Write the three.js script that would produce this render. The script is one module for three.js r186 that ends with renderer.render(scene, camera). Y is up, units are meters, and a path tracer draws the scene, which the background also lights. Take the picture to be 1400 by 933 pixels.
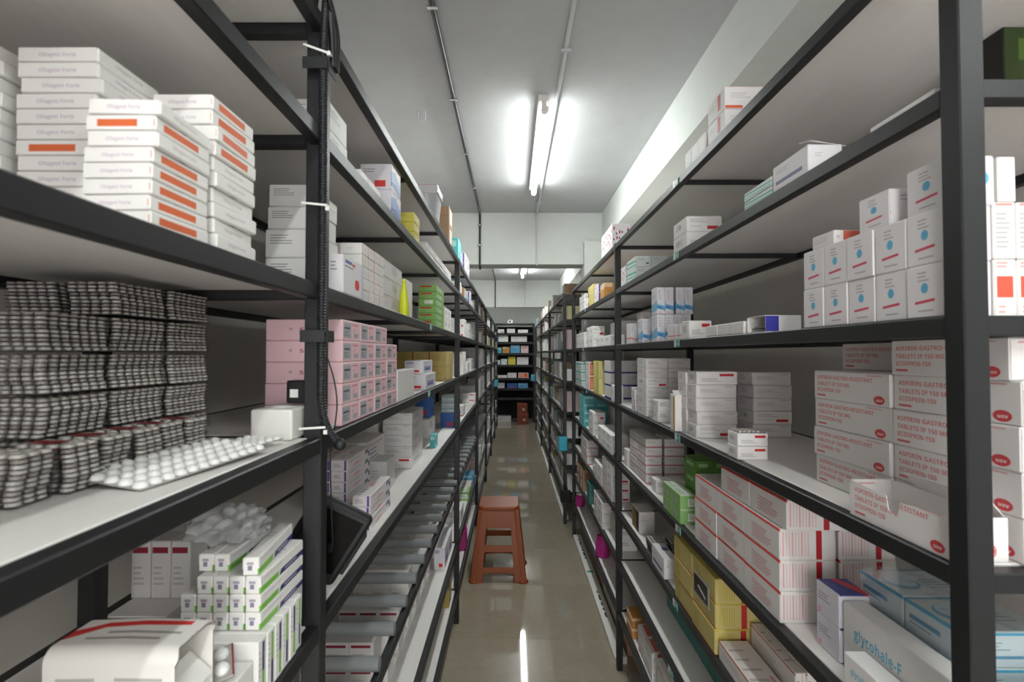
import * as THREE from 'three';
import { RectAreaLightUniformsLib } from 'three/addons/lights/RectAreaLightUniformsLib.js';
import { mergeGeometries } from 'three/addons/utils/BufferGeometryUtils.js';
import { RoundedBoxGeometry } from 'three/addons/geometries/RoundedBoxGeometry.js';

// ---------------------------------------------------------------- camera, light, exposure
const scene = new THREE.Scene();
const EYE = 1.38, F = 725;
const camera = new THREE.PerspectiveCamera(2 * Math.atan(466.5 / F) * 180 / Math.PI, 1400 / 933, 0.02, 60);
camera.position.set(0, EYE, 0);
camera.rotation.x = Math.atan(17.5 / F);
camera.focus = 2.2; camera.userData.fStop = 8; // the nearest shelves are a little soft in the photograph
const renderer = new THREE.WebGLRenderer({ antialias: true });
renderer.toneMapping = THREE.LinearToneMapping;
renderer.toneMappingExposure = 1.85;
renderer.shadowMap.enabled = true;
RectAreaLightUniformsLib.init();
const LAMP = new THREE.Color(0.95, 1.0, 0.975);
const LAMP_POWER = 36, TUBE_GLOW = 6.5;
// tube lights on the ceiling: [x, height, z of the middle, label, strength if it is an old dim tube]
const TUBES = [[0.145, 2.5, -2.89, 'bright tube light on the ceiling before the first beam'], [0.148, 2.5, -6.75, 'small far tube light beyond the first beam'],
  [0.148, 2.5, -9.5, 'tube light on the ceiling beyond the second beam', 0.9], [0.148, 2.5, 0.75, 'tube light on the ceiling behind the camera'], [1.45, 2.5, 0.85, 'tube light on the front room ceiling']];
// daylight through the shop window in the front wall, behind the camera: [x, y, z, width, height]
const DAY = new THREE.Color(1.0, 0.965, 0.94), WINDOW = [0.0, 1.05, 1.9, 1.2, 1.6], DAY_POWER = 2.3;
scene.background = new THREE.Color(2.2, 2.2, 2.25);
{
  const l = new THREE.RectAreaLight(DAY, DAY_POWER, WINDOW[3], WINDOW[4]); l.name = 'window_daylight'; l.castShadow = true;
  l.position.set(WINDOW[0], WINDOW[1], WINDOW[2] - 0.03); scene.add(l); // faces -z, into the room
}

// ---------------------------------------------------------------- helpers
let seed = 7;
const rnd = () => { seed = (seed * 1664525 + 1013904223) >>> 0; return seed / 4294967296; };
const rr = (a, b) => a + (b - a) * rnd();
const taken = new Map();
const numbered = (n) => { const k = taken.get(n) ?? 0; taken.set(n, k + 1); return k ? `${n}_${String(k).padStart(3, '0')}` : n; };
const shade = (o) => { o.castShadow = true; o.receiveShadow = true; return o; };
function tag(o, label, category, group) { o.userData.label = label; o.userData.category = category; if (group) o.userData.group = group; return o; }
function top(o, name) { o.name = numbered(name); scene.add(o); return o; }
function thing(name, label, category, group, p = [0, 0, 0]) { const g = top(new THREE.Group(), name); g.position.set(...p); return tag(g, label, category, group); }
function part(name, geo, mat, parent, p, r) { const m = shade(new THREE.Mesh(geo, mat)); m.name = name; if (p) m.position.set(...p); if (r) m.rotation.set(...r); parent.add(m); return m; }
function structure(name, geo, mat, p, label) { const m = shade(new THREE.Mesh(geo, mat)); m.name = name; if (p) m.position.set(...p); m.userData.kind = 'structure'; m.userData.label = label; scene.add(m); return m; }
const std = (color, roughness = 0.6, o = {}) => new THREE.MeshStandardMaterial({ color, roughness, ...o });
const phys = (color, roughness, o = {}) => new THREE.MeshPhysicalMaterial({ color, roughness, ...o });

// chamfered box, its faces mapped to three panels of a texture: end (+-z), side (+-x), top (+-y)
const geoCache = new Map();
const PAN = { z: [2 / 3, 1], x: [1 / 3, 2 / 3], y: [0, 1 / 3] };
function boxGeo(w, h, l, c) {
  w = Math.round(w * 1e4) / 1e4; h = Math.round(h * 1e4) / 1e4; l = Math.round(l * 1e4) / 1e4;
  c = c ?? Math.min(0.0014, 0.12 * Math.min(w, h, l));
  const key = [w, h, l, c].join();
  if (geoCache.has(key)) return geoCache.get(key);
  const H = [w / 2, h / 2, l / 2], pos = [], uv = [];
  const uvOf = (ax, sg, p) => {
    let u, v;
    if (ax === 2) { u = sg * p[0] / w + 0.5; v = p[1] / h + 0.5; } else if (ax === 0) { u = -sg * p[2] / l + 0.5; v = p[1] / h + 0.5; } else { u = p[0] / w + 0.5; v = -p[2] / l + 0.5; }
    const r = PAN['xyz'[ax]];
    return [0.01 + 0.98 * u, r[0] + (r[1] - r[0]) * (0.015 + 0.97 * v)];
  };
  const tri = (a, b, d, uvs) => {
    const e1 = a.map((v, i) => b[i] - v), e2 = a.map((v, i) => d[i] - v);
    const n = [e1[1] * e2[2] - e1[2] * e2[1], e1[2] * e2[0] - e1[0] * e2[2], e1[0] * e2[1] - e1[1] * e2[0]];
    const m = [a[0] + b[0] + d[0], a[1] + b[1] + d[1], a[2] + b[2] + d[2]];
    const out = n[0] * m[0] + n[1] * m[1] + n[2] * m[2] > 0;
    const o = out ? [0, 1, 2] : [0, 2, 1], P = [a, b, d];
    for (const i of o) { pos.push(...P[i]); uv.push(...uvs[i]); }
  };
  const P = (ax, s) => { const q = [0, 0, 0]; for (let i = 0; i < 3; i++) q[i] = s[i] * (i === ax ? H[i] : H[i] - c); return q; };
  for (let ax = 0; ax < 3; ax++) for (const sg of [-1, 1]) {
    const [a, b] = [0, 1, 2].filter((i) => i !== ax), q = [];
    for (const [i, j] of [[-1, -1], [1, -1], [1, 1], [-1, 1]]) { const s = [0, 0, 0]; s[ax] = sg; s[a] = i; s[b] = j; q.push(P(ax, s)); }
    const U = q.map((p) => uvOf(ax, sg, p));
    tri(q[0], q[1], q[2], [U[0], U[1], U[2]]); tri(q[0], q[2], q[3], [U[0], U[2], U[3]]);
  }
  for (let e = 0; e < 3; e++) { // edges along axis e
    const [a, b] = [0, 1, 2].filter((i) => i !== e);
    for (const sa of [-1, 1]) for (const sb of [-1, 1]) {
      const q = [];
      for (const [ax, se] of [[a, -1], [a, 1], [b, 1], [b, -1]]) { const s = [0, 0, 0]; s[e] = se; s[a] = sa; s[b] = sb; q.push(P(ax, s)); }
      const u0 = uvOf(a, sa, q[0]), u1 = uvOf(a, sa, q[1]);
      tri(q[0], q[1], q[2], [u0, u1, u1]); tri(q[0], q[2], q[3], [u0, u1, u0]);
    }
  }
  for (const a of [-1, 1]) for (const b of [-1, 1]) for (const d of [-1, 1]) {
    const s = [a, b, d], q = [P(0, s), P(1, s), P(2, s)], u = uvOf(0, a, q[0]);
    tri(...q, [u, u, u]);
  }
  const g = new THREE.BufferGeometry();
  g.setAttribute('position', new THREE.Float32BufferAttribute(pos, 3));
  g.setAttribute('uv', new THREE.Float32BufferAttribute(uv, 2));
  g.computeVertexNormals();
  geoCache.set(key, g);
  return g;
}
const bx = (w, h, l, x = 0, y = 0, z = 0) => boxGeo(w, h, l, Math.min(0.0012, 0.1 * Math.min(w, h, l))).clone().translate(x, y, z);

// ---------------------------------------------------------------- printed carton kinds
const PW = 320, PH = 160;
function canvasTex(w, h, draw) {
  const c = document.createElement('canvas'); c.width = w; c.height = h; draw(c.getContext('2d'));
  const t = new THREE.CanvasTexture(c); t.colorSpace = THREE.SRGBColorSpace; t.anisotropy = 4; return t;
}
// drawing in percent of a panel
function pen(g, ox, oy, w, h) {
  return {
    r(x, y, a, b, c) { g.fillStyle = c; g.fillRect(ox + x * w / 100, oy + y * h / 100, a * w / 100, b * h / 100); return this; },
    l(x, y, a, n, c = '#8f8c92', gap = 9, th = 3) { let q = 3; for (let i = 0; i < n; i++) { q = (q * 37 + 11) % 29; this.r(x, y + i * gap, a * (0.62 + q / 76), th, c); } return this; },
    t(s, x, y, size, c, wt = 'bold', maxw) { g.fillStyle = c; g.font = `${wt} ${size * h / 100}px sans-serif`; g.textBaseline = 'alphabetic'; g.fillText(s, ox + x * w / 100, oy + y * h / 100, maxw ? maxw * w / 100 : undefined); return this; },
    o(x, y, a, b, c) { g.fillStyle = c; g.beginPath(); g.ellipse(ox + x * w / 100, oy + y * h / 100, a * w / 100, b * h / 100, 0, 0, 7); g.fill(); return this; },
    p(pts, c) { g.fillStyle = c; g.beginPath(); pts.forEach(([x, y], i) => g[i ? 'lineTo' : 'moveTo'](ox + x * w / 100, oy + y * h / 100)); g.fill(); return this; },
  };
}
const KINDS = {};
function kind(name, base, end, side, topd, o = {}) {
  const s = o.scale ?? 1, w = PW * s, h = PH * s;
  const map = canvasTex(w, h * 3, (g) => {
    g.fillStyle = base; g.fillRect(0, 0, w, h * 3);
    [end, side, topd].forEach((f, i) => { if (f) { g.save(); g.beginPath(); g.rect(0, i * h, w, h); g.clip(); f(pen(g, 0, i * h, w, h)); g.restore(); } });
  });
  KINDS[name] = phys('#ffffff', o.rough ?? 0.5, { map, clearcoat: o.coat ?? 0, clearcoatRoughness: 0.25 });
}
const W = '#ece9e7', GREY = '#98959a';
kind('plain', W, (p) => p.l(12, 20, 55, 4), (p) => p.l(10, 22, 60, 4), (p) => p.l(20, 40, 50, 2));
kind('blank', W, null, null, null);
kind('blankgrey', '#d4d1d0', (p) => p.l(20, 30, 40, 3, '#aaa6a6'), null, null);
const PUR = '#9a5a92', ORA = '#dc6a3c';
kind('forteText', W, (p) => p.r(0, 92, 100, 8, '#dccfc4').t('Ollagest Forte', 27, 62, 34, '#b096b2', 'normal', 46), (p) => p.r(0, 92, 100, 8, '#d9cdc8').t('Ollagest Forte', 26, 56, 30, '#b096b2', 'normal', 44), (p) => p.t('Ollagest Forte', 30, 60, 22, '#b08fb0'));
kind('forteSide', W, (p) => p.r(0, 92, 100, 8, '#dccfc4').t('Ollagest Forte', 27, 62, 30, '#b096b2', 'normal', 46), (p) => p.r(14, 26, 62, 48, ORA).r(0, 94, 100, 6, '#b98bb8'), (p) => p.t('Ollagest Forte', 30, 60, 22, '#b08fb0'));
kind('forteOrange', W, (p) => p.r(18, 28, 56, 46, ORA).r(0, 94, 100, 6, '#b98bb8'), (p) => p.r(14, 26, 62, 48, ORA).r(0, 94, 100, 6, '#b98bb8'), (p) => p.t('Ollagest Forte', 30, 60, 22, '#b08fb0'));
kind('pink', '#edc6cd', (p) => p.o(33, 46, 2.4, 7, '#c79aa6').t('SEMI', 44, 56, 24, '#a0415f').r(0, 96, 100, 4, '#dba9b1'), (p) => p.r(6, 14, 40, 72, '#aeb0b8').r(10, 34, 30, 10, '#55575f').l(10, 54, 30, 3, '#777a84', 9, 4).r(54, 16, 30, 9, '#d98a9c').l(55, 40, 22, 2, '#caa0aa').r(60, 60, 26, 22, '#b1a9b2'), null);
kind('tube', W, (p) => p.r(28, 26, 40, 14, '#a8a0b0').r(34, 44, 26, 26, '#8b84a0'), (p) => p.p([[0, 100], [0, 62], [40, 62], [36, 100]], '#7bbf45').p([[40, 100], [44, 62], [100, 62], [100, 100]], '#38336e').r(52, 74, 30, 7, '#c9c7dd').l(8, 20, 60, 2, '#b8b5bd'), (p) => p.l(14, 30, 60, 2, '#c4c1c8'));
kind('spine', W, (p) => p.l(20, 20, 50, 6, '#c8a8a8'), (p) => p.r(52, 8, 26, 46, '#38336e').r(52, 54, 26, 38, '#7bbf45').l(14, 20, 22, 5, '#b5b2bb'), null);
kind('spine2', W, (p) => p.l(20, 20, 50, 6, '#c8a8a8'), (p) => p.r(52, 8, 26, 46, '#7bbf45').r(52, 54, 26, 38, '#38336e').l(14, 20, 22, 5, '#b5b2bb'), null);
kind('darkred', '#d9d6d4', (p) => p.r(8, 12, 78, 10, '#8e1a34').l(14, 45, 60, 4, '#b6b2b2'), null, null);
kind('blister', W, (p) => p.l(14, 26, 50, 3, '#b09aa0'), (p) => p.l(14, 30, 50, 3, '#b09aa0'), null);
kind('heart', '#e9e6ea', (p) => p.l(14, 20, 50, 3), (p) => p.r(10, 12, 30, 8, '#5a66a8').r(42, 14, 14, 8, '#d45a5a').r(8, 26, 40, 4, '#9a97a8').o(62, 66, 7, 14, '#d8312f').o(70, 66, 7, 14, '#d8312f').r(88, 0, 12, 100, '#cfc8df'), null);
kind('grid', W, (p) => p.r(0, 0, 100, 5, '#dcb9b9').r(0, 0, 4, 100, '#e0c9c6').l(30, 40, 40, 2, '#c3bfc2'), (p) => p.r(0, 0, 100, 6, '#dcb4b0').r(0, 0, 5, 100, '#d8a79c').l(30, 40, 40, 2, '#c3bfc2'), (p) => p.r(0, 0, 100, 5, '#ddc5c2'));
kind('lime', '#86b560', (p) => p.r(12, 18, 62, 24, '#b5331f').l(14, 60, 40, 2, '#5c9a2e'), (p) => p.r(8, 20, 56, 50, '#a9c9a0').l(12, 30, 40, 3, '#6f9a60'), (p) => p.r(10, 20, 70, 50, '#a9d089'));
kind('limelabel', '#86b560', (p) => p.r(36, 26, 46, 46, '#e9eee4').l(40, 36, 34, 3, '#97a08f'), (p) => p.r(8, 20, 56, 50, '#a9c9a0').l(12, 30, 40, 3, '#6f9a60'), (p) => p.r(10, 20, 70, 50, '#a9d089'));
kind('wave', '#e4dfe6', (p) => p.r(46, 64, 34, 24, '#da3a36').l(12, 20, 50, 2), (p) => p.p([[0, 30], [40, 18], [100, 50], [100, 86], [50, 60], [0, 70]], '#7c9fd6').p([[0, 70], [50, 60], [100, 86], [100, 96], [0, 84]], '#4b69b8').r(8, 6, 60, 8, '#a7a2b4'), null);
kind('sunny', '#d8cb5c', (p) => p.r(10, 14, 14, 12, '#d6452b').l(34, 20, 40, 3, '#b5a325'), (p) => p.r(12, 18, 66, 50, '#efe6a4').l(16, 26, 50, 3, '#a99b50'), null);
kind('sunbrown', '#b8a25c', (p) => p.r(0, 0, 9, 100, '#a3262a').l(20, 20, 60, 5, '#a28a3d'), (p) => p.l(14, 14, 60, 6, '#d6c69a', 13, 6), null);
kind('blueletter', '#e5e2e8', (p) => p.t('SAMDEX', 8, 26, 20, '#5b56b0', 'bold', 62).r(44, 70, 34, 16, '#d3302d').r(46, 90, 30, 2, '#d88'), (p) => p.r(16, 46, 60, 30, '#7d79b4').r(24, 52, 44, 5, '#c9c7e4').l(14, 14, 60, 2, '#b9b6c6'), null);
kind('purple', '#e8e2e4', (p) => p.r(80, 0, 12, 100, '#6b4a9e').r(0, 0, 90, 6, '#7a5aa6').l(16, 34, 52, 4, '#8d8796'), (p) => p.l(10, 18, 60, 3, '#a49fae').r(76, 16, 16, 40, '#8b8594').p([[20, 80], [40, 60], [62, 84], [40, 94]], '#e8b4b0').r(92, 50, 6, 46, '#6b4a9e'), (p) => p.p([[30, 50], [55, 30], [60, 60]], '#e5a09a').l(20, 70, 50, 2, '#a49fae'));
kind('redtag', W, (p) => p.r(58, 62, 30, 20, '#c9212b').l(10, 20, 56, 3, '#a39fa4').r(10, 62, 34, 4, '#bbb7ba'), (p) => p.l(16, 20, 50, 5, '#97939a').o(50, 44, 9, 16, '#a9a5aa'), (p) => p.l(16, 30, 60, 3, '#bcb8bc'));
kind('redtagTop', W, (p) => p.r(56, 18, 34, 18, '#c9212b').l(12, 52, 56, 3, '#a39fa4'), (p) => p.r(18, 24, 56, 44, '#d9d5d6').l(24, 34, 40, 3, '#8f8c92'), null);
kind('greytext', '#e3dfdf', (p) => p.l(12, 34, 60, 3, '#a8a4a8').r(70, 14, 22, 6, '#b5b1b5'), (p) => p.l(16, 20, 50, 5, '#97939a').r(10, 10, 80, 3, '#d9a0a0'), null);
kind('aspirin', '#e6e2e1', (p) => p.o(66, 74, 11, 15, '#d44a50').o(66, 74, 9.4, 11, '#e6e2e1').o(66, 74, 8.8, 9.5, '#d44a50').t('usv', 60.5, 78, 13, '#f2ecea', 'bold').r(12, 10, 46, 4, '#d9999c'), (p) => p.t('ASPIRIN GASTRO-RESISTANT', 6, 29, 17, '#d87a7c', 'bold', 74).t('TABLETS IP 150 MG', 6, 51, 17, '#d87a7c', 'bold', 46).t('ECOSPRIN-150', 6, 72, 17, '#d87a7c', 'bold', 34).r(6, 82, 12, 6, '#d8696c').r(72, 8, 18, 3, '#d9999c').o(87, 80, 6, 13, '#d44a50').t('usv', 83.6, 84.5, 12, '#f2ecea', 'bold', 7), (p) => p.l(10, 20, 60, 2, '#dcb4b4'), { scale: 2 });
kind('bluedot', '#e6e2e4', (p) => p.l(26, 20, 30, 2, '#aaa6aa').o(74, 46, 13, 13, '#62b4d8'), (p) => p.l(32, 14, 34, 3, '#b5b1b4', 7).o(50, 44, 9.5, 9.5, '#5fb1d6').p([[24, 68], [76, 64], [76, 69], [24, 73]], '#d2475e').r(32, 84, 40, 3, '#b3afb2'), null);
kind('redsq', '#e4e1e0', (p) => p.l(14, 6, 66, 2, '#e3a39c', 6).r(14, 30, 68, 36, '#dc5a44').l(20, 80, 40, 2, '#e0a8a0'), (p) => p.l(14, 10, 66, 5, '#b9b5b5'), null);
kind('redsqText', '#e4e1e0', (p) => p.r(14, 4, 70, 3, '#dd8a80').l(14, 20, 66, 8, '#b4b8b8', 8), (p) => p.l(14, 10, 66, 5, '#b9b5b5'), null);
kind('redtop', '#e9e5e4', (p) => p.r(30, 8, 52, 84, '#e26a55').r(8, 40, 12, 20, '#cfc8c8'), (p) => p.r(10, 20, 60, 50, '#dedada'), (p) => p.r(20, 10, 60, 80, '#e2705c'));
kind('redstripe', '#e0dcda', (p) => { for (let i = 0; i < 9; i++) p.r(6 + i * 5.4, 10, 2.6, 76, i % 3 ? '#d8c4c4' : '#dba4a6'); p.r(64, 4, 10, 92, '#ad1a26').r(94, 4, 6, 92, '#d6d0cf'); }, (p) => p.r(0, 0, 100, 9, '#d23026').l(24, 34, 62, 5, '#d3a9ab', 11, 5).l(30, 40, 50, 4, '#c7b6b8', 11, 3), (p) => p.r(0, 0, 100, 100, '#e4e0de'));
kind('yellow', '#c1b270', (p) => { for (let i = 0; i < 7; i++) p.r(10 + i * 5, 14, 2, 70, '#b6a23c'); p.r(56, 0, 12, 100, '#b3271f'); }, (p) => p.l(12, 20, 30, 6, '#ab9636', 11, 5).r(0, 0, 100, 4, '#dcca6c').r(0, 92, 100, 5, '#c23c20'), (p) => p.r(0, 0, 100, 100, '#d2bf58'));
kind('limegreen', '#86b36a', (p) => p.r(46, 26, 44, 52, '#e2eadd').l(52, 34, 30, 4, '#8fa085').r(0, 0, 100, 6, '#8ed060'), (p) => p.r(14, 30, 56, 48, '#a7b8a0').l(18, 38, 44, 3, '#6c8f57'), (p) => p.r(0, 0, 100, 100, '#d7ddd2').r(10, 8, 34, 84, '#b9c9b4').r(84, 0, 16, 100, '#8ac964'));
kind('greenwall', '#62983f', (p) => p.r(16, 20, 50, 24, '#b5cfa6').l(18, 60, 40, 2, '#3c7d20'), (p) => p.r(20, 26, 56, 24, '#a9cb97').l(20, 62, 40, 2, '#3c7d20'), null);
kind('redline', '#dedad8', (p) => p.r(4, 84, 92, 9, '#c03038').l(12, 22, 60, 3, '#aca8ab'), (p) => p.r(0, 84, 100, 8, '#c03038').l(14, 24, 60, 3, '#aca8ab'), null);
kind('bluestripe', '#e5e3ea', (p) => p.p([[0, 62], [100, 70], [100, 86], [0, 78]], '#63aede').p([[0, 68], [60, 72], [60, 80], [0, 76]], '#3c86c8').l(20, 14, 40, 4, '#b7b4c2').r(20, 90, 40, 4, '#dba7ad'), (p) => p.p([[0, 66], [100, 50], [100, 84], [0, 92]], '#86c0e2').l(20, 14, 40, 3, '#b7b4c2'), null);
kind('pinkstripe', '#e6e2e6', (p) => p.p([[0, 66], [100, 80], [100, 86], [0, 74]], '#dd8b96').l(20, 14, 40, 3, '#bdb9c2'), (p) => p.r(0, 70, 100, 8, '#dd98a2'), null);
kind('mint', '#d9e2df', (p) => p.l(14, 20, 60, 3, '#a7b2b0').r(66, 60, 16, 12, '#4a5560'), (p) => p.p([[0, 20], [100, 40], [100, 56], [0, 40]], '#5ab8a4').p([[0, 60], [100, 74], [100, 84], [0, 76]], '#6cc4b0'), (p) => p.r(10, 20, 60, 30, '#8fcdbd'));
kind('brown', '#a8886a', (p) => p.r(20, 26, 30, 40, '#a27a57').r(0, 46, 100, 3, '#9a7452'), (p) => p.r(30, 10, 44, 70, '#e4e2de').l(34, 20, 34, 5, '#a8a4a0').r(0, 46, 26, 4, '#9a7452'), (p) => p.r(0, 46, 100, 8, '#c9a883'));
kind('teal', '#58b3b8', (p) => p.r(12, 14, 70, 24, '#a8d4d6').l(14, 54, 60, 3, '#2f7f88'), (p) => p.p([[0, 0], [60, 0], [100, 100], [0, 100]], '#8ccfd2').l(14, 54, 60, 3, '#3b8d95'), (p) => p.r(0, 0, 100, 100, '#70c2c6'));
kind('deepteal', '#3f7f78', (p) => p.l(14, 30, 60, 3, '#66a59c'), (p) => p.r(40, 0, 4, 100, '#2f625d').l(10, 30, 26, 3, '#66a59c'), null);
kind('forest', '#35451f', (p) => p.p([[0, 100], [0, 74], [60, 40], [100, 50], [100, 100]], '#a8602c').r(40, 10, 60, 16, '#52702f'), (p) => p.r(0, 0, 100, 100, '#191b17'), null);
kind('tealstripe', '#cfd6d4', (p) => p.r(0, 20, 100, 16, '#4ba6a0').l(10, 52, 50, 3, '#8f9a98').r(0, 88, 100, 6, '#4a92b4'), (p) => p.r(0, 20, 100, 16, '#4ba6a0').l(10, 52, 50, 3, '#8f9a98'), null);
kind('glyco', '#e9e7e6', (p) => p.l(14, 20, 50, 4, '#b2b8bc'), (p) => p.t('glycohale-F', 13, 44, 22, '#5fb4cf', 'bold', 46).r(28, 62, 30, 4, '#b9c9d0'), (p) => p.r(0, 0, 100, 100, '#efedec'), { scale: 2 });
kind('glycopack', '#b9c7cc', (p) => p.r(0, 0, 100, 12, '#3f9bbd').l(10, 30, 50, 3, '#7c8d95').r(8, 66, 60, 8, '#4a86a6'), (p) => p.r(0, 0, 100, 12, '#3f9bbd').r(10, 38, 56, 14, '#4b88a8').r(10, 60, 40, 5, '#75909c'), (p) => p.r(0, 0, 100, 8, '#3f9bbd').o(28, 50, 20, 26, '#2f8fb6').o(31, 44, 17, 22, '#a9c9d6').l(55, 40, 34, 4, '#6f8a96'), { rough: 0.3, coat: 0.8 });
kind('bluered', '#e2dfe8', (p) => p.l(12, 20, 60, 3, '#a7a3b8'), (p) => p.l(10, 30, 60, 3, '#8f8ca6').o(16, 84, 8, 8, '#e5a8b4'), (p) => p.r(0, 0, 100, 100, '#2f3d8c').p([[38, 0], [60, 0], [100, 60], [100, 100], [80, 100]], '#c22430').l(8, 20, 30, 6, '#6b76b4'));
kind('navyend', '#e6e3e6', (p) => p.r(0, 0, 38, 100, '#2e2f9a'), null, null);
kind('orangebox', '#e8e4e0', (p) => p.r(8, 8, 84, 84, '#e0612f').l(16, 22, 60, 4, '#f0c8b0', 16, 8), (p) => p.r(0, 0, 100, 20, '#d9d5d2'), null);
kind('chart', '#cfc45c', (p) => p.r(0, 0, 34, 100, '#e6dda0').l(44, 14, 40, 6, '#b3a83a'), (p) => p.l(10, 10, 60, 7, '#f0ecc0', 12, 6), null);
kind('purpleband', '#dfdadb', (p) => p.r(0, 84, 100, 15, '#3f3590').l(12, 20, 60, 3, '#b3adb0'), (p) => p.r(0, 84, 100, 15, '#3f3590'), null);
kind('cream', '#e5d583', (p) => p.l(20, 30, 50, 3, '#bfae5a'), (p) => p.l(20, 30, 50, 4, '#bfae5a').r(0, 60, 16, 40, '#3a3320'), (p) => p.r(0, 0, 100, 100, '#eadd98'));
kind('violet', '#e4e0e6', (p) => p.r(16, 0, 50, 100, '#40309a'), (p) => p.l(16, 20, 60, 4), null);
kind('amber', '#c98f4a', (p) => p.r(0, 0, 50, 30, '#e9c9a0').l(20, 50, 50, 2, '#9a6a30'), (p) => p.r(0, 0, 100, 40, '#dfc0a0'), null);
kind('blue', '#2f63b0', (p) => p.r(36, 66, 40, 22, '#c23048').r(0, 0, 100, 8, '#3f79c8'), (p) => p.r(20, 20, 60, 40, '#4f86cc'), (p) => p.r(8, 8, 84, 84, '#2a4f90'));
kind('sky', '#5fa6cf', (p) => p.r(8, 10, 80, 20, '#a4cbe2').l(14, 50, 60, 3, '#2f79a6'), (p) => p.r(8, 10, 80, 20, '#a4cbe2'), null);
kind('rose', '#dcc3c4', (p) => p.r(10, 20, 70, 20, '#c98f94').l(14, 56, 50, 2, '#b09a9c'), (p) => p.r(10, 20, 70, 20, '#c98f94'), null);
kind('redbrown', '#7d3a26', (p) => p.r(50, 40, 24, 24, '#b9a79a').r(0, 0, 100, 8, '#9a4a30'), null, null);
kind('reddots', '#e3dfe2', (p) => { for (let i = 0; i < 6; i++) p.o(12 + i * 15, 20 + (i * 37) % 60, 4, 8, '#cf2f45').r(6 + i * 15, 60 - (i * 23) % 40, 8, 7, '#4a4a58'); }, (p) => { for (let i = 0; i < 6; i++) p.o(12 + i * 15, 20 + (i * 37) % 60, 4, 8, '#cf2f45').r(6 + i * 15, 60 - (i * 23) % 40, 8, 7, '#4a4a58'); }, null);
kind('redcap', '#e5e1e1', (p) => p.r(0, 0, 100, 5, '#d2352f').r(0, 84, 40, 14, '#dd5a34').l(14, 30, 50, 3, '#bdb8ba'), (p) => p.r(60, 10, 16, 70, '#c9323a').l(10, 30, 40, 3, '#bdb8ba'), null);
kind('openBrown', '#dedad6', (p) => p.l(10, 20, 50, 3, '#b5b0b0'), (p) => p.r(6, 6, 88, 88, '#8f7440').r(58, 6, 36, 88, '#3b3020'), null);
kind('bluetext', '#e2dfe2', (p) => p.l(20, 30, 30, 2, '#b9b6bd'), (p) => p.p([[10, 62], [84, 62], [84, 76], [10, 76]], '#6a6c98').l(12, 24, 50, 2, '#b3b0ba'), (p) => p.p([[40, 30], [90, 30], [90, 48], [40, 48]], '#70729c'));
kind('nearRed', '#e0dcdb', (p) => p.p([[60, 0], [66, 0], [66, 100], [60, 100]], '#d8a49c').l(12, 20, 40, 4, '#b7a3a0'), (p) => p.r(0, 4, 100, 4, '#b4553c').l(10, 30, 70, 4, '#b5b0b0'), (p) => p.l(10, 20, 70, 4, '#b9b3b6', 18, 4).o(80, 76, 5, 8, '#c98f94'));

const KNAME = { plain: 'printed_carton', blank: 'blank_carton', blankgrey: 'grey_carton', forteText: 'flat_carton', forteSide: 'flat_carton', forteOrange: 'flat_carton', pink: 'pink_carton', tube: 'ointment_carton', spine: 'spined_carton', spine2: 'spined_carton', grid: 'tiny_carton', lime: 'green_carton', limelabel: 'green_carton', limegreen: 'green_carton', greenwall: 'green_carton', redtag: 'tagged_carton', redtagTop: 'tagged_carton', redline: 'lined_carton', redstripe: 'striped_carton', bluestripe: 'striped_carton', pinkstripe: 'striped_carton', tealstripe: 'striped_carton', aspirin: 'aspirin_carton', bluedot: 'dotted_carton', reddots: 'dotted_carton', yellow: 'yellow_carton', sunny: 'yellow_carton', sunbrown: 'yellow_carton', cream: 'yellow_carton', chart: 'yellow_carton', teal: 'teal_carton', deepteal: 'teal_carton', brown: 'cardboard_box', greytext: 'pale_carton', purple: 'violet_edged_carton' };
const ORD = ['first', 'second', 'third', 'fourth', 'fifth', 'sixth', 'seventh', 'eighth', 'ninth', 'tenth', 'eleventh', 'twelfth', 'thirteenth', 'fourteenth', 'fifteenth', 'sixteenth', 'seventeenth', 'eighteenth', 'nineteenth', 'twentieth'];
const rowWord = (i, n) => (n === 1 ? '' : i === n - 1 ? 'topmost' : i === 0 ? 'lowest' : n === 3 ? 'middle row' : `${ORD[i]} row up`);
const flapGeo = new Map();
// one carton; X, d its middle, y its underside
function carton(k, [w, h, l], [X, y, d], label, o = {}) {
  const g = boxGeo(w, h, l);
  let c;
  if (o.flap) {
    c = new THREE.Group();
    part('body', g, KINDS[k], c, [0, h / 2, 0]);
    const key = [w, h].join();
    if (!flapGeo.has(key)) { // closing flap of the end that faces the aisle's near end, a card's thickness proud
      const f = boxGeo(w * 0.965, h * 0.93, 0.0008, 0.0002).clone(), u = f.attributes.uv;
      for (let i = 0; i < u.count; i++) if (u.getY(i) > 2 / 3) { u.setX(i, 0.5 + (u.getX(i) - 0.5) * 0.965); u.setY(i, 0.8333 + (u.getY(i) - 0.8333) * 0.93); }
      flapGeo.set(key, f);
    }
    part('end_flap', flapGeo.get(key), KINDS[k], c, [0, h / 2, l / 2 + 0.0003]);
  } else { c = shade(new THREE.Mesh(g, KINDS[k])); }
  top(c, o.name ?? KNAME[k] ?? 'medicine_carton');
  c.position.set(X, o.flap ? y : y + h / 2, -d);
  if (o.rot) c.rotation.y = o.rot;
  return tag(c, label, o.category ?? 'carton', o.group);
}
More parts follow.
